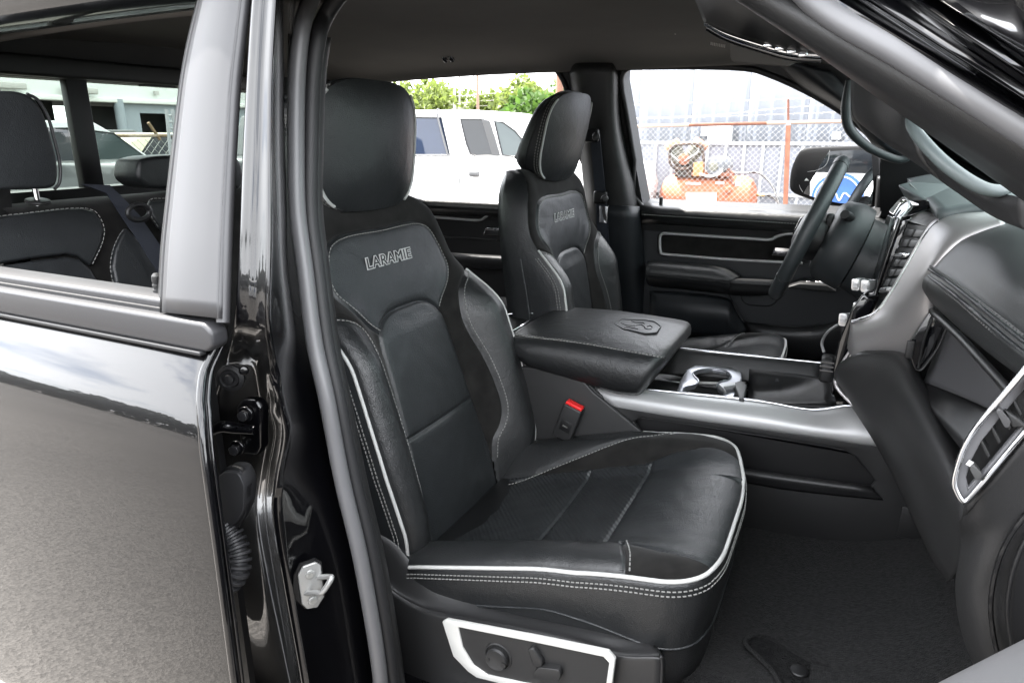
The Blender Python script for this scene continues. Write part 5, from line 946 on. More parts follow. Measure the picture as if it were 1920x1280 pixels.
# ================================================================== floor mat
mt_ = [(1399, 1208), (1402, 1196), (1416, 1190), (1440, 1193), (1475, 1212), (1510, 1232), (1560, 1252), (1640, 1272), (1760, 1300), (1760, 1420), (1480, 1420), (1466, 1300), (1452, 1262), (1428, 1236)]
fm = thing('floor_mat', 'black carpet floor mat in the passenger footwell with a stitched border', 'floor mat', (0, 1.1, .66))
prism('mat_pile', [at(p[0], p[1], z=.690) for p in mt_], V(0, 0, -.008), mat('mat_pile', (.012, .012, .0125), 1.0, spec=.03, bump=('noise', 380, 1.0, .006), var=(120, (.024, .024, .024), .8)), fm)
tube('mat_border', [at(p[0], p[1], z=.692) for p in mt_], .0040, carpet_m, fm, n=8, closed=True, smooth=3)
disc('mat_hook', at(1498, 1258, z=.692), V(0, 0, 1), .014, .004, plastic_d, fm, bevel=.002)

# ================================================================== driver side exterior mirror (folded in)
mir_ = thing('side_mirror', 'black folded exterior mirror outside the driver window', 'mirror', (-.06, 2.7, 1.39))
def M_(px, py, y): return at(px, py, y=y)
mo = [(1481, 350), (1484, 318), (1496, 290), (1512, 278), (1560, 275), (1630, 274), (1646, 284), (1652, 320), (1650, 372), (1638, 388), (1615, 393), (1560, 386), (1502, 368), (1487, 360)]
loft('housing', [[M_(p[0] + (1565 - p[0]) * k, p[1] + (333 - p[1]) * k, y_) for p in cr([V(*q) for q in mo], 3, True)] for k, y_ in ((.06, 2.655), (.0, 2.66), (.0, 2.69), (.08, 2.75), (.25, 2.79), (.6, 2.81))], plastic_d, mir_, angle=50)
gi = [(1494, 346), (1500, 318), (1508, 298), (1520, 287), (1625, 281), (1634, 288), (1636, 375), (1620, 386), (1560, 378), (1505, 362)]
g_n = V(-.10, -1, .045); g_n /= np.linalg.norm(g_n)
prism('mirror_glass', [pl(p[0], p[1], M_(1565, 335, 2.648), g_n) for p in cr([V(*q) for q in gi], 3, True)], -g_n * .004, mat('mirror_silver', (.86, .87, .88), .0, metal=1.0), mir_)
tube('blind_spot_line', [pl(a, b, M_(1565, 335, 2.646), g_n) for a, b in [(1556, 281), (1553, 300), (1546, 312), (1530, 320), (1508, 323), (1500, 330), (1499, 348), (1505, 360)]], .0011, silver, mir_, n=5, smooth=4)
wt_ = [pl(a, b, M_(1565, 335, 2.645), g_n) for a, b in [(1512, 334), (1517, 339), (1508, 339)]]
prism('warning_triangle', wt_, -g_n * .001, white_p, mir_)
prism('mirror_arm', [M_(p[0], p[1], 2.55) for p in [(1645, 330), (1662, 340), (1662, 398), (1640, 396)]], V(0, .14, 0), plastic_d, mir_, bevel=.01)

# ================================================================== vehicles
def tyre_wheel(root, c, r, ax, tm, rm):
    w = disc('wheel', c - ax * .11, ax, r, .22, tm, root, n=28, prof=[(r * .62, 0), (r * .92, 0), (r, .03), (r, .19), (r * .92, .22), (r * .62, .22)])
    disc('rim', c - ax * .10, ax, r * .62, .2, rm, w, n=24, prof=[(r * .62, 0), (r * .60, .06), (r * .2, .08), (r * .18, .12), (r * .60, .14), (r * .62, .2)])
tyre_m = mat('tyre_rubber', (.02, .02, .02), .8)
rim_m = mat('wheel_alloy', (.5, .5, .5), .35, metal=.9)
dark_glass = mat('dark_car_glass', (.012, .014, .016), .05, spec=.4)
pale_glass = mat('pale_car_glass', (.05, .065, .065), .06, spec=.4)
def vehicle(name, label, cat, loc, yaw, pm, lower, upper, width, wins, wheels, wr, tum=.16, hood_mirror=None, parts=()):
    """lower / upper: side outlines (x, z); wins: side glass outlines; all in the vehicle's own axes"""
    root = thing(name, label, cat, loc); Rz = rotz(yaw); L0 = np.array(loc, float)
    def T(x, y, z): return L0 + Rz @ V(x, y, z)
    h = width / 2; zb = min(z for x, z in upper); zt_ = max(z for x, z in upper)
    n = len(lower); prof = [(-h, 0), (-h - .02, .5), (-h + .06, 1)]
    v = []
    ly0, ly1 = min(z for _, z in lower), max(z for _, z in lower)
    for s in (-1, 1):
        for x, z in lower: k = (z - ly0) / (ly1 - ly0); v.append(T(x, s * (h - .05 * abs(k - .55) - .02 * k), z))
    f = [tuple(range(n)), tuple(range(2 * n - 1, n - 1, -1))] + [(i, (i + 1) % n, n + (i + 1) % n, n + i) for i in range(n)]
    mk('body', v, f, pm, root, bevel=.035)
    m = len(upper); v = []
    def gy(z): return h - .05 - tum * max(0, (z - zb)) / max(.01, zt_ - zb)
    for s in (-1, 1):
        for x, z in upper: v.append(T(x, s * gy(z), z))
    f = [tuple(range(m)), tuple(range(2 * m - 1, m - 1, -1))] + [(i, (i + 1) % m, m + (i + 1) % m, m + i) for i in range(m)]
    mk('greenhouse', v, f, pm, root, bevel=.03)
    for wi, (pts, gm) in enumerate(wins):
        for s in (-1, 1):
            a = [T(x, s * (gy(z) + .006), z) for x, z in pts]; w = prism('window', a, Rz @ V(0, -s * .012, 0), gm, root)
            tube('window_rubber', a, .012, plastic_d, w, n=6, closed=True, smooth=0)
    for x in wheels:
        for s in (-1, 1): tyre_wheel(root, T(x, s * (h - .12), wr), wr, Rz @ V(0, 1, 0), tyre_m, rim_m)
    for nm, c, sz, m_ in parts: box(nm, T(*c), sz, m_, root, rot=Rz, bevel=.012)
    return root
def arch(x, r, n=7): return [(x + r * math.cos(a), r * math.sin(a) + .02) for a in np.linspace(0, math.pi, n)]
# white pickup with canopy: outline measured on the plane of its near side
PY_ = 9.0; wp0 = at(900, 400, y=PY_); wl0 = V(wp0[0], PY_ + .97, 0)
def w2(px, py): p = at(px, py, y=PY_); return (p[0] - wl0[0], p[2])
white_paint = mat('white_paint', (.80, .80, .79), .25, coat=.6, var=(2, (.76, .76, .75), .5))
belt_z = w2(900, 296)[1]
xa = w2(560, 300)[0]; xb = w2(1160, 330)[0]
wh1, wh2 = w2(690, 400)[0], w2(1085, 400)[0]
low_ = [(xa, .55)] + [(wh1 - .5, .45)] + [(x, z + .30) for x, z in arch(wh1, .45)][::-1] + [(wh1 + .5, .42), (wh2 - .5, .42)] + [(x, z + .30) for x, z in arch(wh2, .45)][::-1] + [(wh2 + .5, .45), (xb + .02, .50), (xb + .05, .80), (xb - .05, 1.12), (w2(1005, 300)[0], belt_z - .05), (w2(985, 296)[0], belt_z), (xa, belt_z)]
up2 = [(xa + .02, belt_z - .02), (w2(1000, 300)[0], belt_z - .04), w2(985, 270), w2(972, 257), w2(948, 227), w2(920, 213), w2(880, 206.5), w2(853, 204.5), w2(822, 206), w2(700, 206), (xa + .12, w2(600, 210)[1])]
wpk = vehicle('white_pickup', 'white extended cab pickup with canopy parked beyond the far rear window', 'pickup truck', wl0, 0.0, white_paint, low_, up2, 1.94,
    [([w2(690, 219), w2(819, 221), w2(840, 291), w2(690, 291)], mat('blue_car_glass', (.02, .03, .055), .05, spec=.4)), ([w2(855, 223), w2(900, 224), w2(921, 291), w2(890, 293), w2(878, 288), w2(870, 270)], dark_glass), ([w2(920, 227), w2(937, 230), w2(960, 246), w2(977, 265), w2(981, 277), w2(970, 295), w2(939, 291)], pale_glass)],
    [wh1, wh2], .39, tum=.10)
box('door_handle', at(889, 326, y=PY_ - .03), (.16, .06, .075), mat('grey_plastic', (.10, .10, .10), .5), wpk, bevel=.02)
prism('pillar_trim', [at(*p, y=PY_ + .045) for p in [(903, 224), (917, 226), (937, 292), (923, 292)]], V(0, .02, 0), mat('pillar_grey', (.08, .08, .08), .5), wpk)
tube('canopy_gap', [at(823, 204, y=PY_ + .12), at(820, 216, y=PY_ + .10), at(840, 292, y=PY_ + .02)], .015, mat('gap_grey', (.10, .10, .10), .6), wpk, n=6)
prism('door_mirror', [at(*p, y=PY_ - .12) for p in [(962, 296), (968, 284), (980, 286), (978, 300), (970, 302)]], V(.05, .10, 0), plastic_d, wpk, bevel=.02)
tube('sill_line', [at(700, 357, y=PY_ - .02), at(930, 365, y=PY_ - .02)], .012, mat('gap_grey', (.10, .10, .10), .6), wpk, n=6, smooth=0)
tube('door_gap', [at(846, 212, y=PY_ + .10), at(850, 260, y=PY_ + .03), at(858, 296, y=PY_ - .012), at(862, 345, y=PY_ - .012)], .007, mat('gap_grey', (.10, .10, .10), .6), wpk, n=6)

# ================================================================== metal building, sheet screen, fence and compressor beyond the driver window
clad = mat('pale_blue_cladding', (.30, .318, .352), .5, var=(.5, (.285, .303, .338), .6))
bld = thing('metal_building', 'tall pale blue ribbed metal building behind the fence, filling the driver window', 'building', at(1400, 420, y=12.6) * V(1, 1, 0))
bx = at(1105, 250, y=12.5)[0]; pw_ = .93
prof_ = [(0, 0), (.10, 0), (.115, -.02), (.145, -.02), (.16, 0), (.335, 0), (.35, -.02), (.38, -.02), (.395, 0), (.565, 0), (.58, -.02), (.61, -.02), (.625, 0), (.80, 0), (.815, -.02), (.845, -.02), (.86, 0), (pw_ - .006, 0)]
for k in range(15):
    vv = [V(bx + k * pw_ + a, 12.5 + b, z) for z in (0.0, 5.2) for a, b in prof_]
    mk('wall_panel', vv, grid_faces(2, len(prof_)), clad, bld, angle=20, solid=.004)
box('wall_frame', (bx + 7.5 * pw_, 13.6, 2.55), (15 * pw_, 2.0, 5.1), mat('building_frame', (.4, .42, .45), .7), bld)
prism('roof', [V(bx - .3, 12.3, 5.2), V(bx - .3, 18.0, 6.2), V(bx - .3, 18.0, 6.3), V(bx - .3, 12.3, 5.3)], V(15 * pw_ + .6, 0, 0), clad, bld)
box('switch_cabinet', at(1349, 266, y=12.2), (.36, .25, .58), white_p, bld, bevel=.01)
box('meter_box', at(1322, 246, y=12.35), (.12, .12, .17), mat('box_grey', (.42, .43, .44), .6), bld, bevel=.01)
box('junction_box', at(1568, 255, y=12.38), (.13, .1, .12), mat('box_grey', (.42, .43, .44), .6), bld, bevel=.01)
scr_ = thing('sheet_screen', 'low grey sheet metal screen with vertical posts behind the orange compressor', 'screen', at(1350, 420, y=11.6) * V(1, 1, 0))
sx0 = at(1168, 300, y=11.5)[0]; zs = at(1300, 268, y=11.5)[2]; pitch_ = (at(1280, 300, y=11.5)[0] - at(1248, 300, y=11.5)[0]) 
smat = mat('grey_sheet', (.20, .213, .24), .5, var=(1.5, (.18, .192, .218), .6)); pmat = mat('pale_post', (.31, .32, .335), .5)
for k in range(16):
    box('sheet', (sx0 + (k + .5) * pitch_, 11.5, zs / 2 + .05), (pitch_ - .02, .012, zs - .1), smat, scr_)
    box('post', (sx0 + k * pitch_, 11.48, zs / 2), (.045, .05, zs), pmat, scr_)
for z_ in (zs, .62, .36): box('rail', (sx0 + 8 * pitch_, 11.46, z_), (16 * pitch_, .03, .05), pmat, scr_)
# chain link fence
rust = mat('rusty_steel', (.29, .125, .075), .85, var=(9, (.20, .075, .045), .8), bump=('noise', 60, .5, .01))
rust_d = mat('dark_rust', (.13, .06, .045), .9, var=(12, (.28, .11, .06), .6))
fen = thing('chain_link_fence', 'rusty chain link fence with barbed wire in front of the compressor', 'fence', at(1350, 420, y=9.6) * V(1, 1, 0))
FY = 9.6; fz0 = at(1190, 237, y=FY)[2]; fz1 = at(1476, 230, y=FY)[2]; fxa = at(1120, 300, y=FY)[0]; fxb = at(1478, 300, y=FY)[0]
def ftop(x): return fz0 + (fz1 - fz0) * (x - at(1190, 237, y=FY)[0]) / (fxb - at(1190, 237, y=FY)[0])
post = [at(1472, 400, y=FY), at(1478, 240, y=FY)]; pd_ = (post[1] - post[0]) / (post[1] - post[0])[2]
tube('post', [post[0] - pd_ * post[0][2], post[1] + pd_ * .03], .030, rust, fen, n=10, smooth=0)
tube('post_cap', [post[1] + pd_ * .03, post[1] + pd_ * .09], .034, pmat, fen, n=10, smooth=0)
tube('barb_arm', [at(1478, 228, y=FY), at(1478, 186, y=FY)], .014, rust_d, fen, n=6, smooth=0)
for x_ in (fxa - 3.2, fxb + 3.6): tube('post', [V(x_, FY, 0), V(x_, FY, ftop(x_) + .1)], .03, rust, fen, n=10, smooth=0)
xr = [fxa - 3.2, at(1292, 235, y=FY)[0], at(1438, 231, y=FY)[0], fxb + 3.6]
for a, b, m_ in ((xr[0], xr[1], mat('pale_rust', (.42, .30, .24), .8)), (xr[1], xr[2], rust_d), (xr[2], xr[3], MATS['pale_rust'])): tube('top_rail', [V(a, FY, ftop(a)), V(b, FY, ftop(b))], .022, m_, fen, n=8, smooth=0)
wire_m = mat('galvanised_wire', (.40, .40, .39), .5, metal=.3)
for (p0, p1, sag) in (((1190, 197), (1478, 186), .0), ((1190, 222), (1478, 202), .03), ((1190, 224), (1478, 214), .0)):
    a, b = at(*p0, y=FY), at(*p1, y=FY); d_ = (b - a); pts = [a - d_ * .7, a, (a + b) / 2 - V(0, 0, sag), b, b + d_ * .7]; tube('barbed_wire', pts, .0035, wire_m, fen, n=5, smooth=6)
    L_ = np.linalg.norm(d_); boxes('wire_barbs', [(a + d_ * (k / 18 - .3) - V(0, 0, sag * math.sin(max(0, min(1, k / 18 - .3)) * math.pi)), (.006, .006, .035), roty(.6)) for k in range(30)], wire_m, fen, kind='stuff')
v, f = [], []
def wire(a, b):
    o = len(v); d_ = b - a; d_ /= np.linalg.norm(d_); u = np.cross(d_, V(0, 1, 0)); r_ = .0016
    for p in (a, b):
        for q in ((1, 0), (-.5, .87), (-.5, -.87)): v.append(p + r_ * (q[0] * u + q[1] * V(0, 1, 0)))
    f.extend([(o + i, o + (i + 1) % 3, o + 3 + (i + 1) % 3, o + 3 + i) for i in range(3)])
step = .072; zt_f = min(fz0, fz1) - .01; x_ = xr[0] - zt_f
while x_ < xr[3]:
    a0 = max(0, (xr[0] - x_)); wire(V(x_ + a0, FY + .02, .02 + a0), V(x_ + zt_f, FY + .02, .02 + zt_f)) if x_ + zt_f <= xr[3] else None
    wire(V(x_ + a0, FY + .026, .02 + zt_f - a0), V(x_ + zt_f, FY + .026, .02)) if x_ + zt_f <= xr[3] else None
    x_ += step
mk('wire_mesh', v, f, wire_m, fen, kind='stuff', angle=179)
# air compressor
KY = 10.6
cmp_ = thing('air_compressor', 'rusty orange horizontal tank air compressor with twin cylinder pump behind the fence', 'air compressor', at(1320, 420, y=KY) * V(1, 1, 0))
def K(px, py, y=KY): return at(px, py, y=y)
orange = mat('faded_orange_paint', (.36, .118, .052), .7, var=(5, (.25, .072, .034), .8), bump=('noise', 40, .3, .01))
kz = K(1320, 330)[2]; kr = .335; kc = kz - kr; xl, xrr = K(1228, 360)[0], K(1416, 360)[0]
tank = disc('tank', V(xl, KY + kr, kc), V(1, 0, 0), kr, 1, orange, cmp_, n=40, prof=[(.02, 0), (kr * .5, .03), (kr * .85, .09), (kr, .2), (kr, xrr - xl - .42), (kr + .008, xrr - xl - .42), (kr + .008, xrr - xl - .40), (kr, xrr - xl - .40), (kr, xrr - xl - .2), (kr * .85, xrr - xl - .09), (kr * .5, xrr - xl - .03), (.02, xrr - xl)])
prism('tank_label', [K(*p, y=KY - .012) for p in [(1286, 361), (1343, 361), (1343, 380), (1286, 380)]], V(0, .02, 0), white_p, tank)
boxes('label_strips', [(K(1300, 344, KY + .02), (.22, .02, .03)), (K(1350, 343, KY + .02), (.12, .02, .035)), (K(1384, 345, KY + .02), (.07, .02, .05))], white_p, tank, kind='stuff')
disc('drain_port', K(1364, 356, KY - .05), V(0, 1, 0), .05, .1, orange, cmp_, n=16, bevel=.01)
for px in (1262, 1385): 
    for dy in (.12, .55): box('tank_foot', V(K(px, 390)[0], KY + dy, .14), (.10, .08, .3), orange, cmp_, bevel=.01)
box('base_plate', V((K(1262, 328)[0] + K(1366, 328)[0]) / 2, KY + .33, kz + .02), (K(1366, 328)[0] - K(1262, 328)[0], .5, .06), rust, cmp_, bevel=.008)
dkm = mat('oily_iron', (.03, .024, .02), .7, var=(18, (.10, .05, .03), .7)); grn = mat('grey_green_iron', (.16, .16, .13), .7, var=(14, (.10, .09, .07), .7))
cc = K(1282, 302, KY + .25)
disc('crankcase', cc + V(0, -.10, -.02), V(0, 1, 0), .13, .3, dkm, cmp_, n=24, bevel=.02)
disc('flywheel_hub', K(1282, 299, KY + .08), V(0, 1, 0), .085, .06, rust, cmp_, n=24, bevel=.01)
tube('belt_guard', [K(x, y, KY + .06) for x, y in [(1262, 274), (1288, 270), (1314, 272), (1318, 290), (1318, 305), (1300, 312), (1280, 318), (1262, 314), (1256, 304), (1256, 286)]], .022, dkm, cmp_, n=8, closed=True, smooth=3)
for (a, b) in (((1277, 304), (1262, 274)), ((1288, 304), (1312, 272))):
    p, q = K(*a, y=KY + .22), K(*b, y=KY + .22); ax = (q - p); ln_ = np.linalg.norm(ax); pr = [(.085, 0)]
    for k in range(6): pr += [(.115, .05 + k * ln_ * .13), (.115, .07 + k * ln_ * .13), (.095, .075 + k * ln_ * .13)]
    disc('cylinder', p, ax, .1, ln_, grn, cmp_, n=20, prof=pr); disc('cylinder_head', p + ax * .92, ax, .12, .09, mat('head_orange', (.36, .19, .12), .7), cmp_, n=16, bevel=.015)
    tube('outlet_pipe', [q + V(0, -.08, .0), q + V(.0, -.12, -.1), p + V(0, -.16, .02)], .012, wire_m, cmp_, n=6)
prism('filter_box', [K(*p, y=KY + .02) for p in [(1300, 305), (1318, 303), (1318, 331), (1298, 331)]], V(0, .15, 0), mat('filter_orange', (.40, .19, .08), .7), cmp_, bevel=.012)
box('pump_foot', K(1284, 322, KY + .2), (.26, .25, .14), dkm, cmp_, bevel=.015)
mo_ = mat('motor_grey', (.14, .145, .155), .55, var=(20, (.09, .095, .10), .6))
mt0 = K(1338, 312, KY + .05); disc('motor', mt0, V(.25, 1, 0), .14, .42, mo_, cmp_, n=28, prof=[(.05, -.02), (.12, -.01), (.135, .02), (.135, .06), (.15, .065)] + [(r_, .08 + .02 * k) for k in range(14) for r_ in ((.15, .138)[k % 2],)] + [(.13, .40)])
disc('motor_fan_cover', mt0 + V(0, -.03, 0), V(.25, 1, 0), .07, .03, grn, cmp_, n=20, bevel=.008)
box('motor_terminal', K(1355, 302, KY + .25), (.12, .14, .1), mo_, cmp_, bevel=.01)
tube('white_hose', [K(1312, 326, KY + .02), K(1330, 331, KY), K(1348, 326, KY), K(1354, 316, KY + .05)], .018, white_p, cmp_, n=8)
tube('valve_stack', [K(1352, 336, KY + .1), K(1364, 322, KY + .1), K(1366, 318, KY + .1), K(1372, 336, KY + .1), K(1378, 346, KY + .05)], .022, rust_d, cmp_, n=8)
tube('outlet_fitting', [K(1414, 364, KY + .33), K(1424, 366, KY + .3), K(1434, 366, KY + .3)], .02, mat('brass', (.6, .42, .2), .35, metal=.8), cmp_, n=8)
tube('air_hose', [K(1434, 366, KY + .3), K(1446, 368, KY + .2), K(1458, 378, KY - .2), K(1464, 392, KY - .3), K(1466, 410, KY - .3)], .016, plastic_d, cmp_, n=8)
tube('air_hose', [K(1405, 324, KY + .5), K(1420, 324, KY + .4), K(1436, 334, KY + .3), K(1450, 352, KY + .1), K(1462, 384, KY - .3)], .014, plastic_d, cmp_, n=8)
tube('supply_pipe', [K(1350, 324, KY + .8), K(1400, 324, KY + .8), K(1418, 324, KY + .6)], .012, pmat, cmp_, n=6, smooth=0)

# ================================================================== trees, poles, wires
leafm = {}
def leaf_mat(n, c1, c2):
    m = bpy.data.materials.new(n); m.use_nodes = True; t = m.node_tree; nn = t.nodes; l = t.links.new; b = nn['Principled BSDF']; b.inputs['Roughness'].default_value = .6
    oi = nn.new('ShaderNodeTexCoord'); z = nn.new('ShaderNodeTexNoise'); z.inputs['Scale'].default_value = 2.2; mm = nn.new('ShaderNodeMixRGB'); mm.inputs['Color1'].default_value = (*c1, 1); mm.inputs['Color2'].default_value = (*c2, 1)
    l(oi.outputs['Object'], z.inputs['Vector']); l(z.outputs['Fac'], mm.inputs['Fac']); l(mm.outputs['Color'], b.inputs['Base Color'])
    tr_ = nn.new('ShaderNodeBsdfTranslucent'); l(mm.outputs['Color'], tr_.inputs['Color']); mi = nn.new('ShaderNodeMixShader'); mi.inputs[0].default_value = .5; l(b.outputs[0], mi.inputs[1]); l(tr_.outputs[0], mi.inputs[2]); l(mi.outputs[0], nn['Material Output'].inputs['Surface']); return m
lm1 = leaf_mat('light_leaves', (.11, .15, .03), (.16, .20, .05)); lm2 = leaf_mat('deep_leaves', (.04, .09, .018), (.08, .14, .025)); bark = mat('grey_bark', (.20, .16, .13), .9, bump=('noise', 30, .6, .02))
def tree(label, base, height, crown_r, leafy, lm, seed, cat='tree', group='trees beyond the yard', ls=.16):
    rg = random.Random(seed); root = thing('leafy_tree', label, cat, base, group); b = np.array(base, float)
    th_ = height * .42; tips = []; v, f = [], []
    def limb(a, d, ln_, r0, lev):
        P = [a]; d = d / np.linalg.norm(d)
        for k in range(4): d = d + V(rg.uniform(-.25, .25), rg.uniform(-.25, .25), rg.uniform(-.05, .2)); d /= np.linalg.norm(d); P.append(P[-1] + d * ln_ / 4)
        vv, ff = tube_mesh(cr(P, 2), [r0 * (1 - .6 * i / 8) for i in range(9)], 6); o = len(v); v.extend(vv); f.extend([tuple(o + i for i in q) for q in ff])
        if lev < 2:
            for _ in range(4): a2 = P[rg.choice([2, 3, 4])]; limb(a2, d * .5 + V(rg.uniform(-1, 1), rg.uniform(-1, 1), rg.uniform(.0, .8)), ln_ * .62, r0 * .5, lev + 1)
        else: tips.append(P[-1]); tips.append(P[2])
    limb(b, V(rg.uniform(-.1, .1), 0, 1), th_, height * .028, 0)
    mk('trunk', v, f, bark, root, angle=80)
    top = np.array([b[0], b[1], b[2] + height - crown_r * .75]); cl = []
    for _ in range(26): a = np.array([rg.gauss(0, 1) for _ in range(3)]); a /= np.linalg.norm(a); cl.append((top + a * V(1.15, 1.0, .75) * crown_r * rg.uniform(.35, .95), crown_r * rg.uniform(.22, .42)))
    for t_ in tips[:18]: cl.append((t_, crown_r * rg.uniform(.2, .35)))
    v, f = [], []
    for i in range(leafy):
        c, r_ = cl[i % len(cl)]; a = np.array([rg.gauss(0, 1) for _ in range(3)]); a /= np.linalg.norm(a); p = c + a * r_ * rg.random() ** .4 * V(1, 1, .8)
        u = np.array([rg.gauss(0, 1) for _ in range(3)]); u /= np.linalg.norm(u); w = np.cross(u, np.array([rg.gauss(0, 1) for _ in range(3)])); w /= np.linalg.norm(w); s = ls * rg.uniform(.6, 1.3); o = len(v)
        v += [p - u * s, p + w * s * .5, p + u * s, p - w * s * .5]; f.append((o, o + 1, o + 2, o + 3))
    me = bpy.data.meshes.new('crown'); me.from_pydata((np.array(v) - b).tolist(), [], f); me.materials.append(lm); link(bpy.data.objects.new('crown', me), root)
    return root
for i, (px, y_, h_, r_, m_, lab) in enumerate([(745, 30, 4.6, 1.7, lm1, 'pale green tree farthest left beyond the white pickup'), (795, 27, 4.6, 1.6, lm1, 'bare branched pale tree above the white pickup canopy'), (838, 33, 5.0, 1.8, lm1, 'light green tree behind the thin utility poles'), (925, 32, 4.3, 1.6, lm1, 'light green tree to the right of the brown utility pole'), (975, 26, 4.3, 1.7, lm1, 'yellow green tree above the white pickup windscreen'), (965, 22, 2.5, 1.1, lm2, 'low deep green bush in front of the white pickup nose'), (1015, 24, 3.6, 1.5, lm2, 'deep green tree beside the driver headrest'), (1085, 28, 4.2, 1.8, lm2, 'deep green tree mostly hidden behind the far centre pillar'), (690, 34, 5.0, 2.0, lm2, 'tree mostly hidden behind the passenger headrest')]):
    p = at(px, 300, y=y_); tree(lab, V(p[0], y_, 0), h_ * (.80 if i in (2, 3) else .86), r_ * .92, 3600 if i != 1 else 2200, m_, 40 + i)
def upole(label, px, y_, top_py, r_, m_, lean=0, arm=False):
    b_ = at(px, 260, y=y_); t_ = at(px + lean, top_py, y=y_); root = thing('utility_pole', label, 'utility pole', V(b_[0], y_, 0), 'utility poles'); tube('pole_shaft', [V(b_[0], y_, 0), t_], [r_, r_ * .8], m_, root, n=10, smooth=0)
    if arm: box('cross_arm', t_ - V(0, 0, .2), (1.4, .1, .1), m_, root); tube('lamp_arm', [t_ - V(0, 0, .5), t_ + V(-.5, 0, -.35)], .03, wire_m, root, n=6, smooth=0)
    return t_
wood_pole = mat('weathered_pole', (.28, .19, .14), .9, var=(3, (.2, .13, .1), .6)); grey_pole = mat('grey_pole', (.36, .33, .31), .9)
t1 = upole('short thick grey utility pole left of centre in the far rear window', 852, 30, 167, .085, grey_pole)
t2 = upole('thin grey utility pole beside the short thick one', 862, 32, 120, .05, grey_pole, -1)
t3 = upole('slim brown utility pole rising above the white pickup roof', 897, 30, 60, .075, wood_pole, -3, True)
t4 = upole('thick brown pole beside the far centre pillar', 1050, 18, 20, .115, mat('red_brown_pole', (.24, .13, .09), .9), 0)
t5 = upole('pale pole between the brown pole and the grey ones', 888, 38, 100, .06, mat('pale_pole', (.6, .58, .55), .8), 0)
for k, (a, b_) in enumerate((((730, 200), (900, 190)), ((730, 205), (900, 199)), ((730, 178), (1000, 170)))):
    p, q = at(*a, y=31), at(*b_, y=31); o = tube('overhead_wire', [p - (q - p) * .5, p, (p + q) / 2 - V(0, 0, .15), q, q + (q - p)], .012, grey_pole, None, n=4, smooth=4); tag(o, ['upper sagging wire between the utility poles', 'lower sagging wire between the utility poles', 'long wire crossing above the trees'][k], 'wire')
rf_ = thing('rusty_rail_fence', 'far rusty rail fence right of the white pickup nose', 'fence', at(985, 330, y=16) * V(1, 1, 0))
a, b_ = at(955, 241, y=16), at(1110, 238, y=16)
for dz in (0, -.3, -.6): tube('rail', [a + V(0, 0, dz), b_ + V(0, 0, dz)], .03, rust, rf_, n=6, smooth=0)
for k in range(5): p = a + (b_ - a) * k / 4; tube('post', [p * V(1, 1, 0), p + V(0, 0, .1)], .035, rust, rf_, n=6, smooth=0)

# ================================================================== yard behind the truck, seen through its rear window
def X(px, py, x): return at(px, py, x=x)
shop = thing('repair_shop', 'repair shop with pale canopy and dark bays seen through the rear window', 'building', V(-20, 14, 0))
SX = -20.0
zf1, zf0 = X(170, 150, SX)[2], X(170, 184, SX)[2]
ya0, yb0 = X(-400, 150, SX)[1], X(640, 170, SX)[1]
pale = mat('pale_fascia', (.66, .68, .66), .5, var=(.8, (.60, .63, .61), .5)); blue_w = mat('blue_grey_wall', (.30, .34, .37), .6, var=(1.5, (.26, .30, .33), .6)); dark_in = mat('bay_shade', (.035, .036, .038), .9, var=(2, (.06, .06, .06), .5))  # dark_in paints the shade under the canopy and inside the bays
box('fascia', (SX - .2, (ya0 + yb0) / 2, (zf0 + zf1) / 2 + .15), (.5, yb0 - ya0, zf1 - zf0 + .5), pale, shop, bevel=.03)
box('gutter', (SX + .1, (ya0 + yb0) / 2, zf0 - .04), (.2, yb0 - ya0, .14), mat('pale_gutter', (.7, .72, .68), .5), shop, bevel=.03)
box('bay_interior', (SX - 3.5, (ya0 + X(222, 240, SX)[1]) / 2, zf0 / 2), (1.0, X(222, 240, SX)[1] - ya0, zf0), dark_in, shop)  # dark slab, the shade of the open bay is in its colour
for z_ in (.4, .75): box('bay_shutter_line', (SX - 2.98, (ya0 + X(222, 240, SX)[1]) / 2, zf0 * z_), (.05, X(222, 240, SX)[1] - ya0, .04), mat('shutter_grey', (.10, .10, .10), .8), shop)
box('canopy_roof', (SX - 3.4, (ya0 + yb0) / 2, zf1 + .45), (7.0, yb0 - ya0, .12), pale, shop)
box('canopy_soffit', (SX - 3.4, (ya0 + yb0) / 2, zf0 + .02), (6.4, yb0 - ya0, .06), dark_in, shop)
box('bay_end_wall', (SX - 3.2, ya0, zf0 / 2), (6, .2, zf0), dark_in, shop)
yw0, yw1 = X(222, 220, SX)[1], yb0
yd0, yd1 = X(263, 220, SX)[1], X(316, 220, SX)[1]; zd = X(290, 213, SX)[2]
plate('side_wall', [V(SX, yw0, 0), V(SX, yw1, 0), V(SX, yw1, zf0), V(SX, yw0, zf0)], [[V(SX, yd0, .02), V(SX, yd1, .02), V(SX, yd1, zd), V(SX, yd0, zd)]], .1, blue_w, shop, (1, 0, 0))
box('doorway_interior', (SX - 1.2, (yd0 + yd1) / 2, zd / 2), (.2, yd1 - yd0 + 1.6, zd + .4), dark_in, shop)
box('yellow_beam', (SX - 1.0, (yd0 + yd1) / 2 + .2, zd * .70), (.1, (yd1 - yd0) * .6, .10), mat('yellow_beam_paint', (.5, .36, .06), .6), shop)
for k in range(8): box('wall_rib', (SX + .03, yw0 + .12 + k * .55, zf0 / 2), (.04, .04, zf0), mat('rib_grey', (.34, .41, .47), .6), shop) if not (yd0 - .1 < yw0 + .12 + k * .55 < yd1 + .1) else None
tube('corner_post', [V(SX + .1, yw0, 0), V(SX + .1, yw0, zf0)], .14, blue_w, shop, n=10, smooth=0)
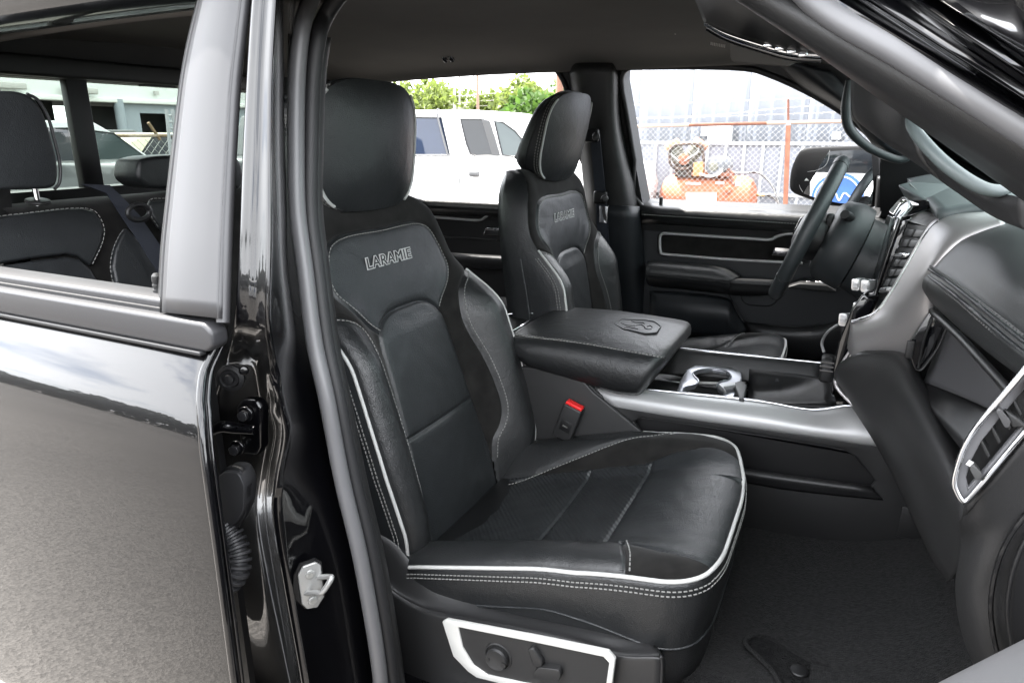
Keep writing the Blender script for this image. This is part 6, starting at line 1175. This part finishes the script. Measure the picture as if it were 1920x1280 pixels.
for (px, py) in ((10, 160), (150, 170)): box('wall_lamp', X(px, py, SX + .25), (.2, .95, .17), mat('lamp_grey', (.45, .45, .42), .6), shop, bevel=.03)
box('fascia_box', X(293, 175, SX + .12), (.1, .12, .12), mat('lamp_grey', (.45, .45, .42), .6), shop)
# cars in the yard
def car_low(l, wr, h): return [(-l / 2, .38), (-l * .31 - wr * 1.2, .26)] + [(x, z + wr * .7) for x, z in arch(-l * .31, wr * 1.12)][::-1] + [(-l * .31 + wr * 1.2, .24), (l * .31 - wr * 1.2, .24)] + [(x, z + wr * .7) for x, z in arch(l * .31, wr * 1.12)][::-1] + [(l * .31 + wr * 1.2, .26), (l / 2, .36), (l / 2 + .02, .62), (l / 2 - .12, h * .8), (l * .22, h), (-l * .36, h * 1.02), (-l / 2 + .03, h * .96), (-l / 2 - .02, .62)]
def car_up(l, h, t): return [(-l * .40, h - .02), (l * .24, h - .02), (l * .10, h + t * .72), (l * .04, h + t), (-l * .20, h + t), (-l * .33, h + t * .7)]
def car_win(l, h, t): return [([(l * .195, h + .05), (l * .09, h + t * .76), (-.02 * l, h + t * .86), (-.02 * l, h + .05)], pale_glass), ([(-.04 * l, h + .05), (-.04 * l, h + t * .86), (-l * .19, h + t * .84), (-l * .31, h + .10), (-l * .30, h + .05)], dark_glass)]
cream = mat('cream_paint', (.62, .60, .42), .35, coat=.5); silv = mat('silver_car_paint', (.42, .43, .43), .3, metal=.6, coat=.5); blk = mat('dark_car_paint', (.03, .03, .032), .3, coat=.6); gry = mat('grey_truck_paint', (.10, .105, .11), .35, coat=.6)
def place(px, py, x): p = X(px, py, x); return V(x, p[1], 0)
pc_ = place(296, 290, -14.5); vehicle('parked_car', 'cream car parked beyond the wire fence in the rear window', 'car', pc_, R(100), cream, car_low(4.4, .32, .98), car_up(4.4, .98, .56), 1.75, car_win(4.4, .98, .56), [-1.37, 1.37], .32)
pc_ = place(205, 290, -15.5); vehicle('parked_car', 'black car parked behind the cream car in the rear window', 'car', pc_, R(95), blk, car_low(4.5, .34, 1.02), car_up(4.5, 1.02, .58), 1.8, car_win(4.5, 1.02, .58), [-1.4, 1.4], .34)
pc_ = place(95, 300, -9.5); vehicle('parked_car', 'silver car left of the rear window divider', 'car', pc_, R(92), silv, car_low(4.6, .34, 1.06), car_up(4.6, 1.06, .62), 1.8, car_win(4.6, 1.06, .62), [-1.43, 1.43], .34)
pc_ = place(300, 320, -7.6)
vehicle('grey_pickup', 'dark grey pickup bed closest behind the rear window', 'pickup truck', V(-7.6, X(352, 300, -7.6)[1] + 1.3, 0), R(90), gry, [(-2.7, .55), (-2.2, .42)] + [(x - 1.5, z + .30) for x, z in arch(0, .46)][::-1] + [(-.95, .42), (1.2, .42)] + [(x + 1.75, z + .30) for x, z in arch(0, .46)][::-1] + [(2.3, .45), (2.75, .5), (2.8, .8), (2.7, 1.05), (1.5, 1.22), (-2.7, 1.22)], [(.2, 1.2), (1.75, 1.2), (1.1, 1.72), (.9, 1.78), (.35, 1.78)], 1.95, [([(1.5, 1.26), (1.02, 1.7), (.75, 1.72), (.75, 1.26)], pale_glass), ([(.68, 1.26), (.68, 1.72), (.40, 1.72), (.30, 1.26)], dark_glass)], [-1.5, 1.75], .39)
yf = thing('yard_fence', 'wire fence with rusty top rail across the yard in the rear window', 'fence', place(250, 300, -12))
a, b_ = X(-200, 258, -12), X(640, 252, -12); tube('top_rail', [a, b_], .03, mat('ochre_rust', (.20, .14, .085), .8), yf, n=8, smooth=0)
for k in range(7): p = a + (b_ - a) * k / 6; tube('post', [p * V(1, 1, 0), p], .03, MATS['ochre_rust'], yf, n=8, smooth=0)
tube('brace', [X(278, 230, -12), X(300, 262, -12)], .03, MATS['ochre_rust'], yf, n=6, smooth=0)
v, f = [], []; Ln = b_[1] - a[1]; yv = 0
while yv < Ln:
    for sgn in (1, -1):
        o = len(v); p0 = V(-12, a[1] + yv + (0 if sgn > 0 else 1.3), .1); p1 = V(-12, a[1] + yv + (1.3 if sgn > 0 else 0), 1.42)
        for p in (p0, p1): v += [p + V(.004, 0, 0), p + V(-.004, .006, 0), p + V(-.004, -.006, 0)]
        f += [(o + i, o + (i + 1) % 3, o + 3 + (i + 1) % 3, o + 3 + i) for i in range(3)]
    yv += .16
mk('wire_mesh', v, f, wire_m, yf, kind='stuff', angle=179)
ld = thing('ladder', 'pale metal ladder standing upright at the right edge of the rear window', 'ladder', place(322, 290, -11))
l0, l1, l2_, l3 = X(321, 300, -11), X(312, 205, -11), X(331, 300, -11), X(323, 205, -11)
tube('ladder_rail', [l0, l1], .03, pmat, ld, n=8, smooth=0); tube('ladder_rail', [l2_, l3], .03, pmat, ld, n=8, smooth=0)
for k in range(1, 8): tube('rung', [l0 + (l1 - l0) * k / 8, l2_ + (l3 - l2_) * k / 8], .018, pmat, ld, n=6, smooth=0)

# ================================================================== added van, and trees behind the photographer (seen only mirrored in paint and glass)
van = thing('added_van', 'added white van out of view, its round blue emblem reflected in the folded driver mirror', 'van', V(-2.2, -7.0, 0))  # van added to give the mirror its white, blue and dark reflection
box('body', (-2.2, -7.95, 1.05), (5.4, 1.9, 1.4), white_paint, van, bevel=.08)
box('upper_body', (-2.3, -7.98, 2.15), (4.9, 1.8, .85), white_paint, van, bevel=.15)
for xx in (-3.9, -2.3, -.7): box('window', (xx, -7.075, 2.10), (1.5, .02, .60), dark_glass, van, bevel=.03)
for xx in (-3.9, -.5): 
    for yy_ in (-7.2, -8.7): tyre_wheel(van, V(xx, yy_, .36), .36, V(0, 1, 0), tyre_m, rim_m)

lgo = V(-2.19, -6.98, 1.40)
disc('emblem_disc', lgo, V(0, 1, 0), .40, .012, mat('emblem_blue', (.03, .10, .34), .4), van, n=40)
tube('emblem_ring', [lgo + V(.34 * math.cos(a), .014, .34 * math.sin(a)) for a in np.linspace(0, 2 * math.pi, 40, endpoint=False)], .012, mat('emblem_pale', (.55, .65, .8), .5), van, n=6, closed=True, smooth=0)
tube('emblem_script', [lgo + V(x, .016, z) for x, z in [(.2, .02), (.1, .08), (.04, -.04), (-.04, .08), (-.1, -.06), (-.2, .04)]], .012, white_p, van, n=6)
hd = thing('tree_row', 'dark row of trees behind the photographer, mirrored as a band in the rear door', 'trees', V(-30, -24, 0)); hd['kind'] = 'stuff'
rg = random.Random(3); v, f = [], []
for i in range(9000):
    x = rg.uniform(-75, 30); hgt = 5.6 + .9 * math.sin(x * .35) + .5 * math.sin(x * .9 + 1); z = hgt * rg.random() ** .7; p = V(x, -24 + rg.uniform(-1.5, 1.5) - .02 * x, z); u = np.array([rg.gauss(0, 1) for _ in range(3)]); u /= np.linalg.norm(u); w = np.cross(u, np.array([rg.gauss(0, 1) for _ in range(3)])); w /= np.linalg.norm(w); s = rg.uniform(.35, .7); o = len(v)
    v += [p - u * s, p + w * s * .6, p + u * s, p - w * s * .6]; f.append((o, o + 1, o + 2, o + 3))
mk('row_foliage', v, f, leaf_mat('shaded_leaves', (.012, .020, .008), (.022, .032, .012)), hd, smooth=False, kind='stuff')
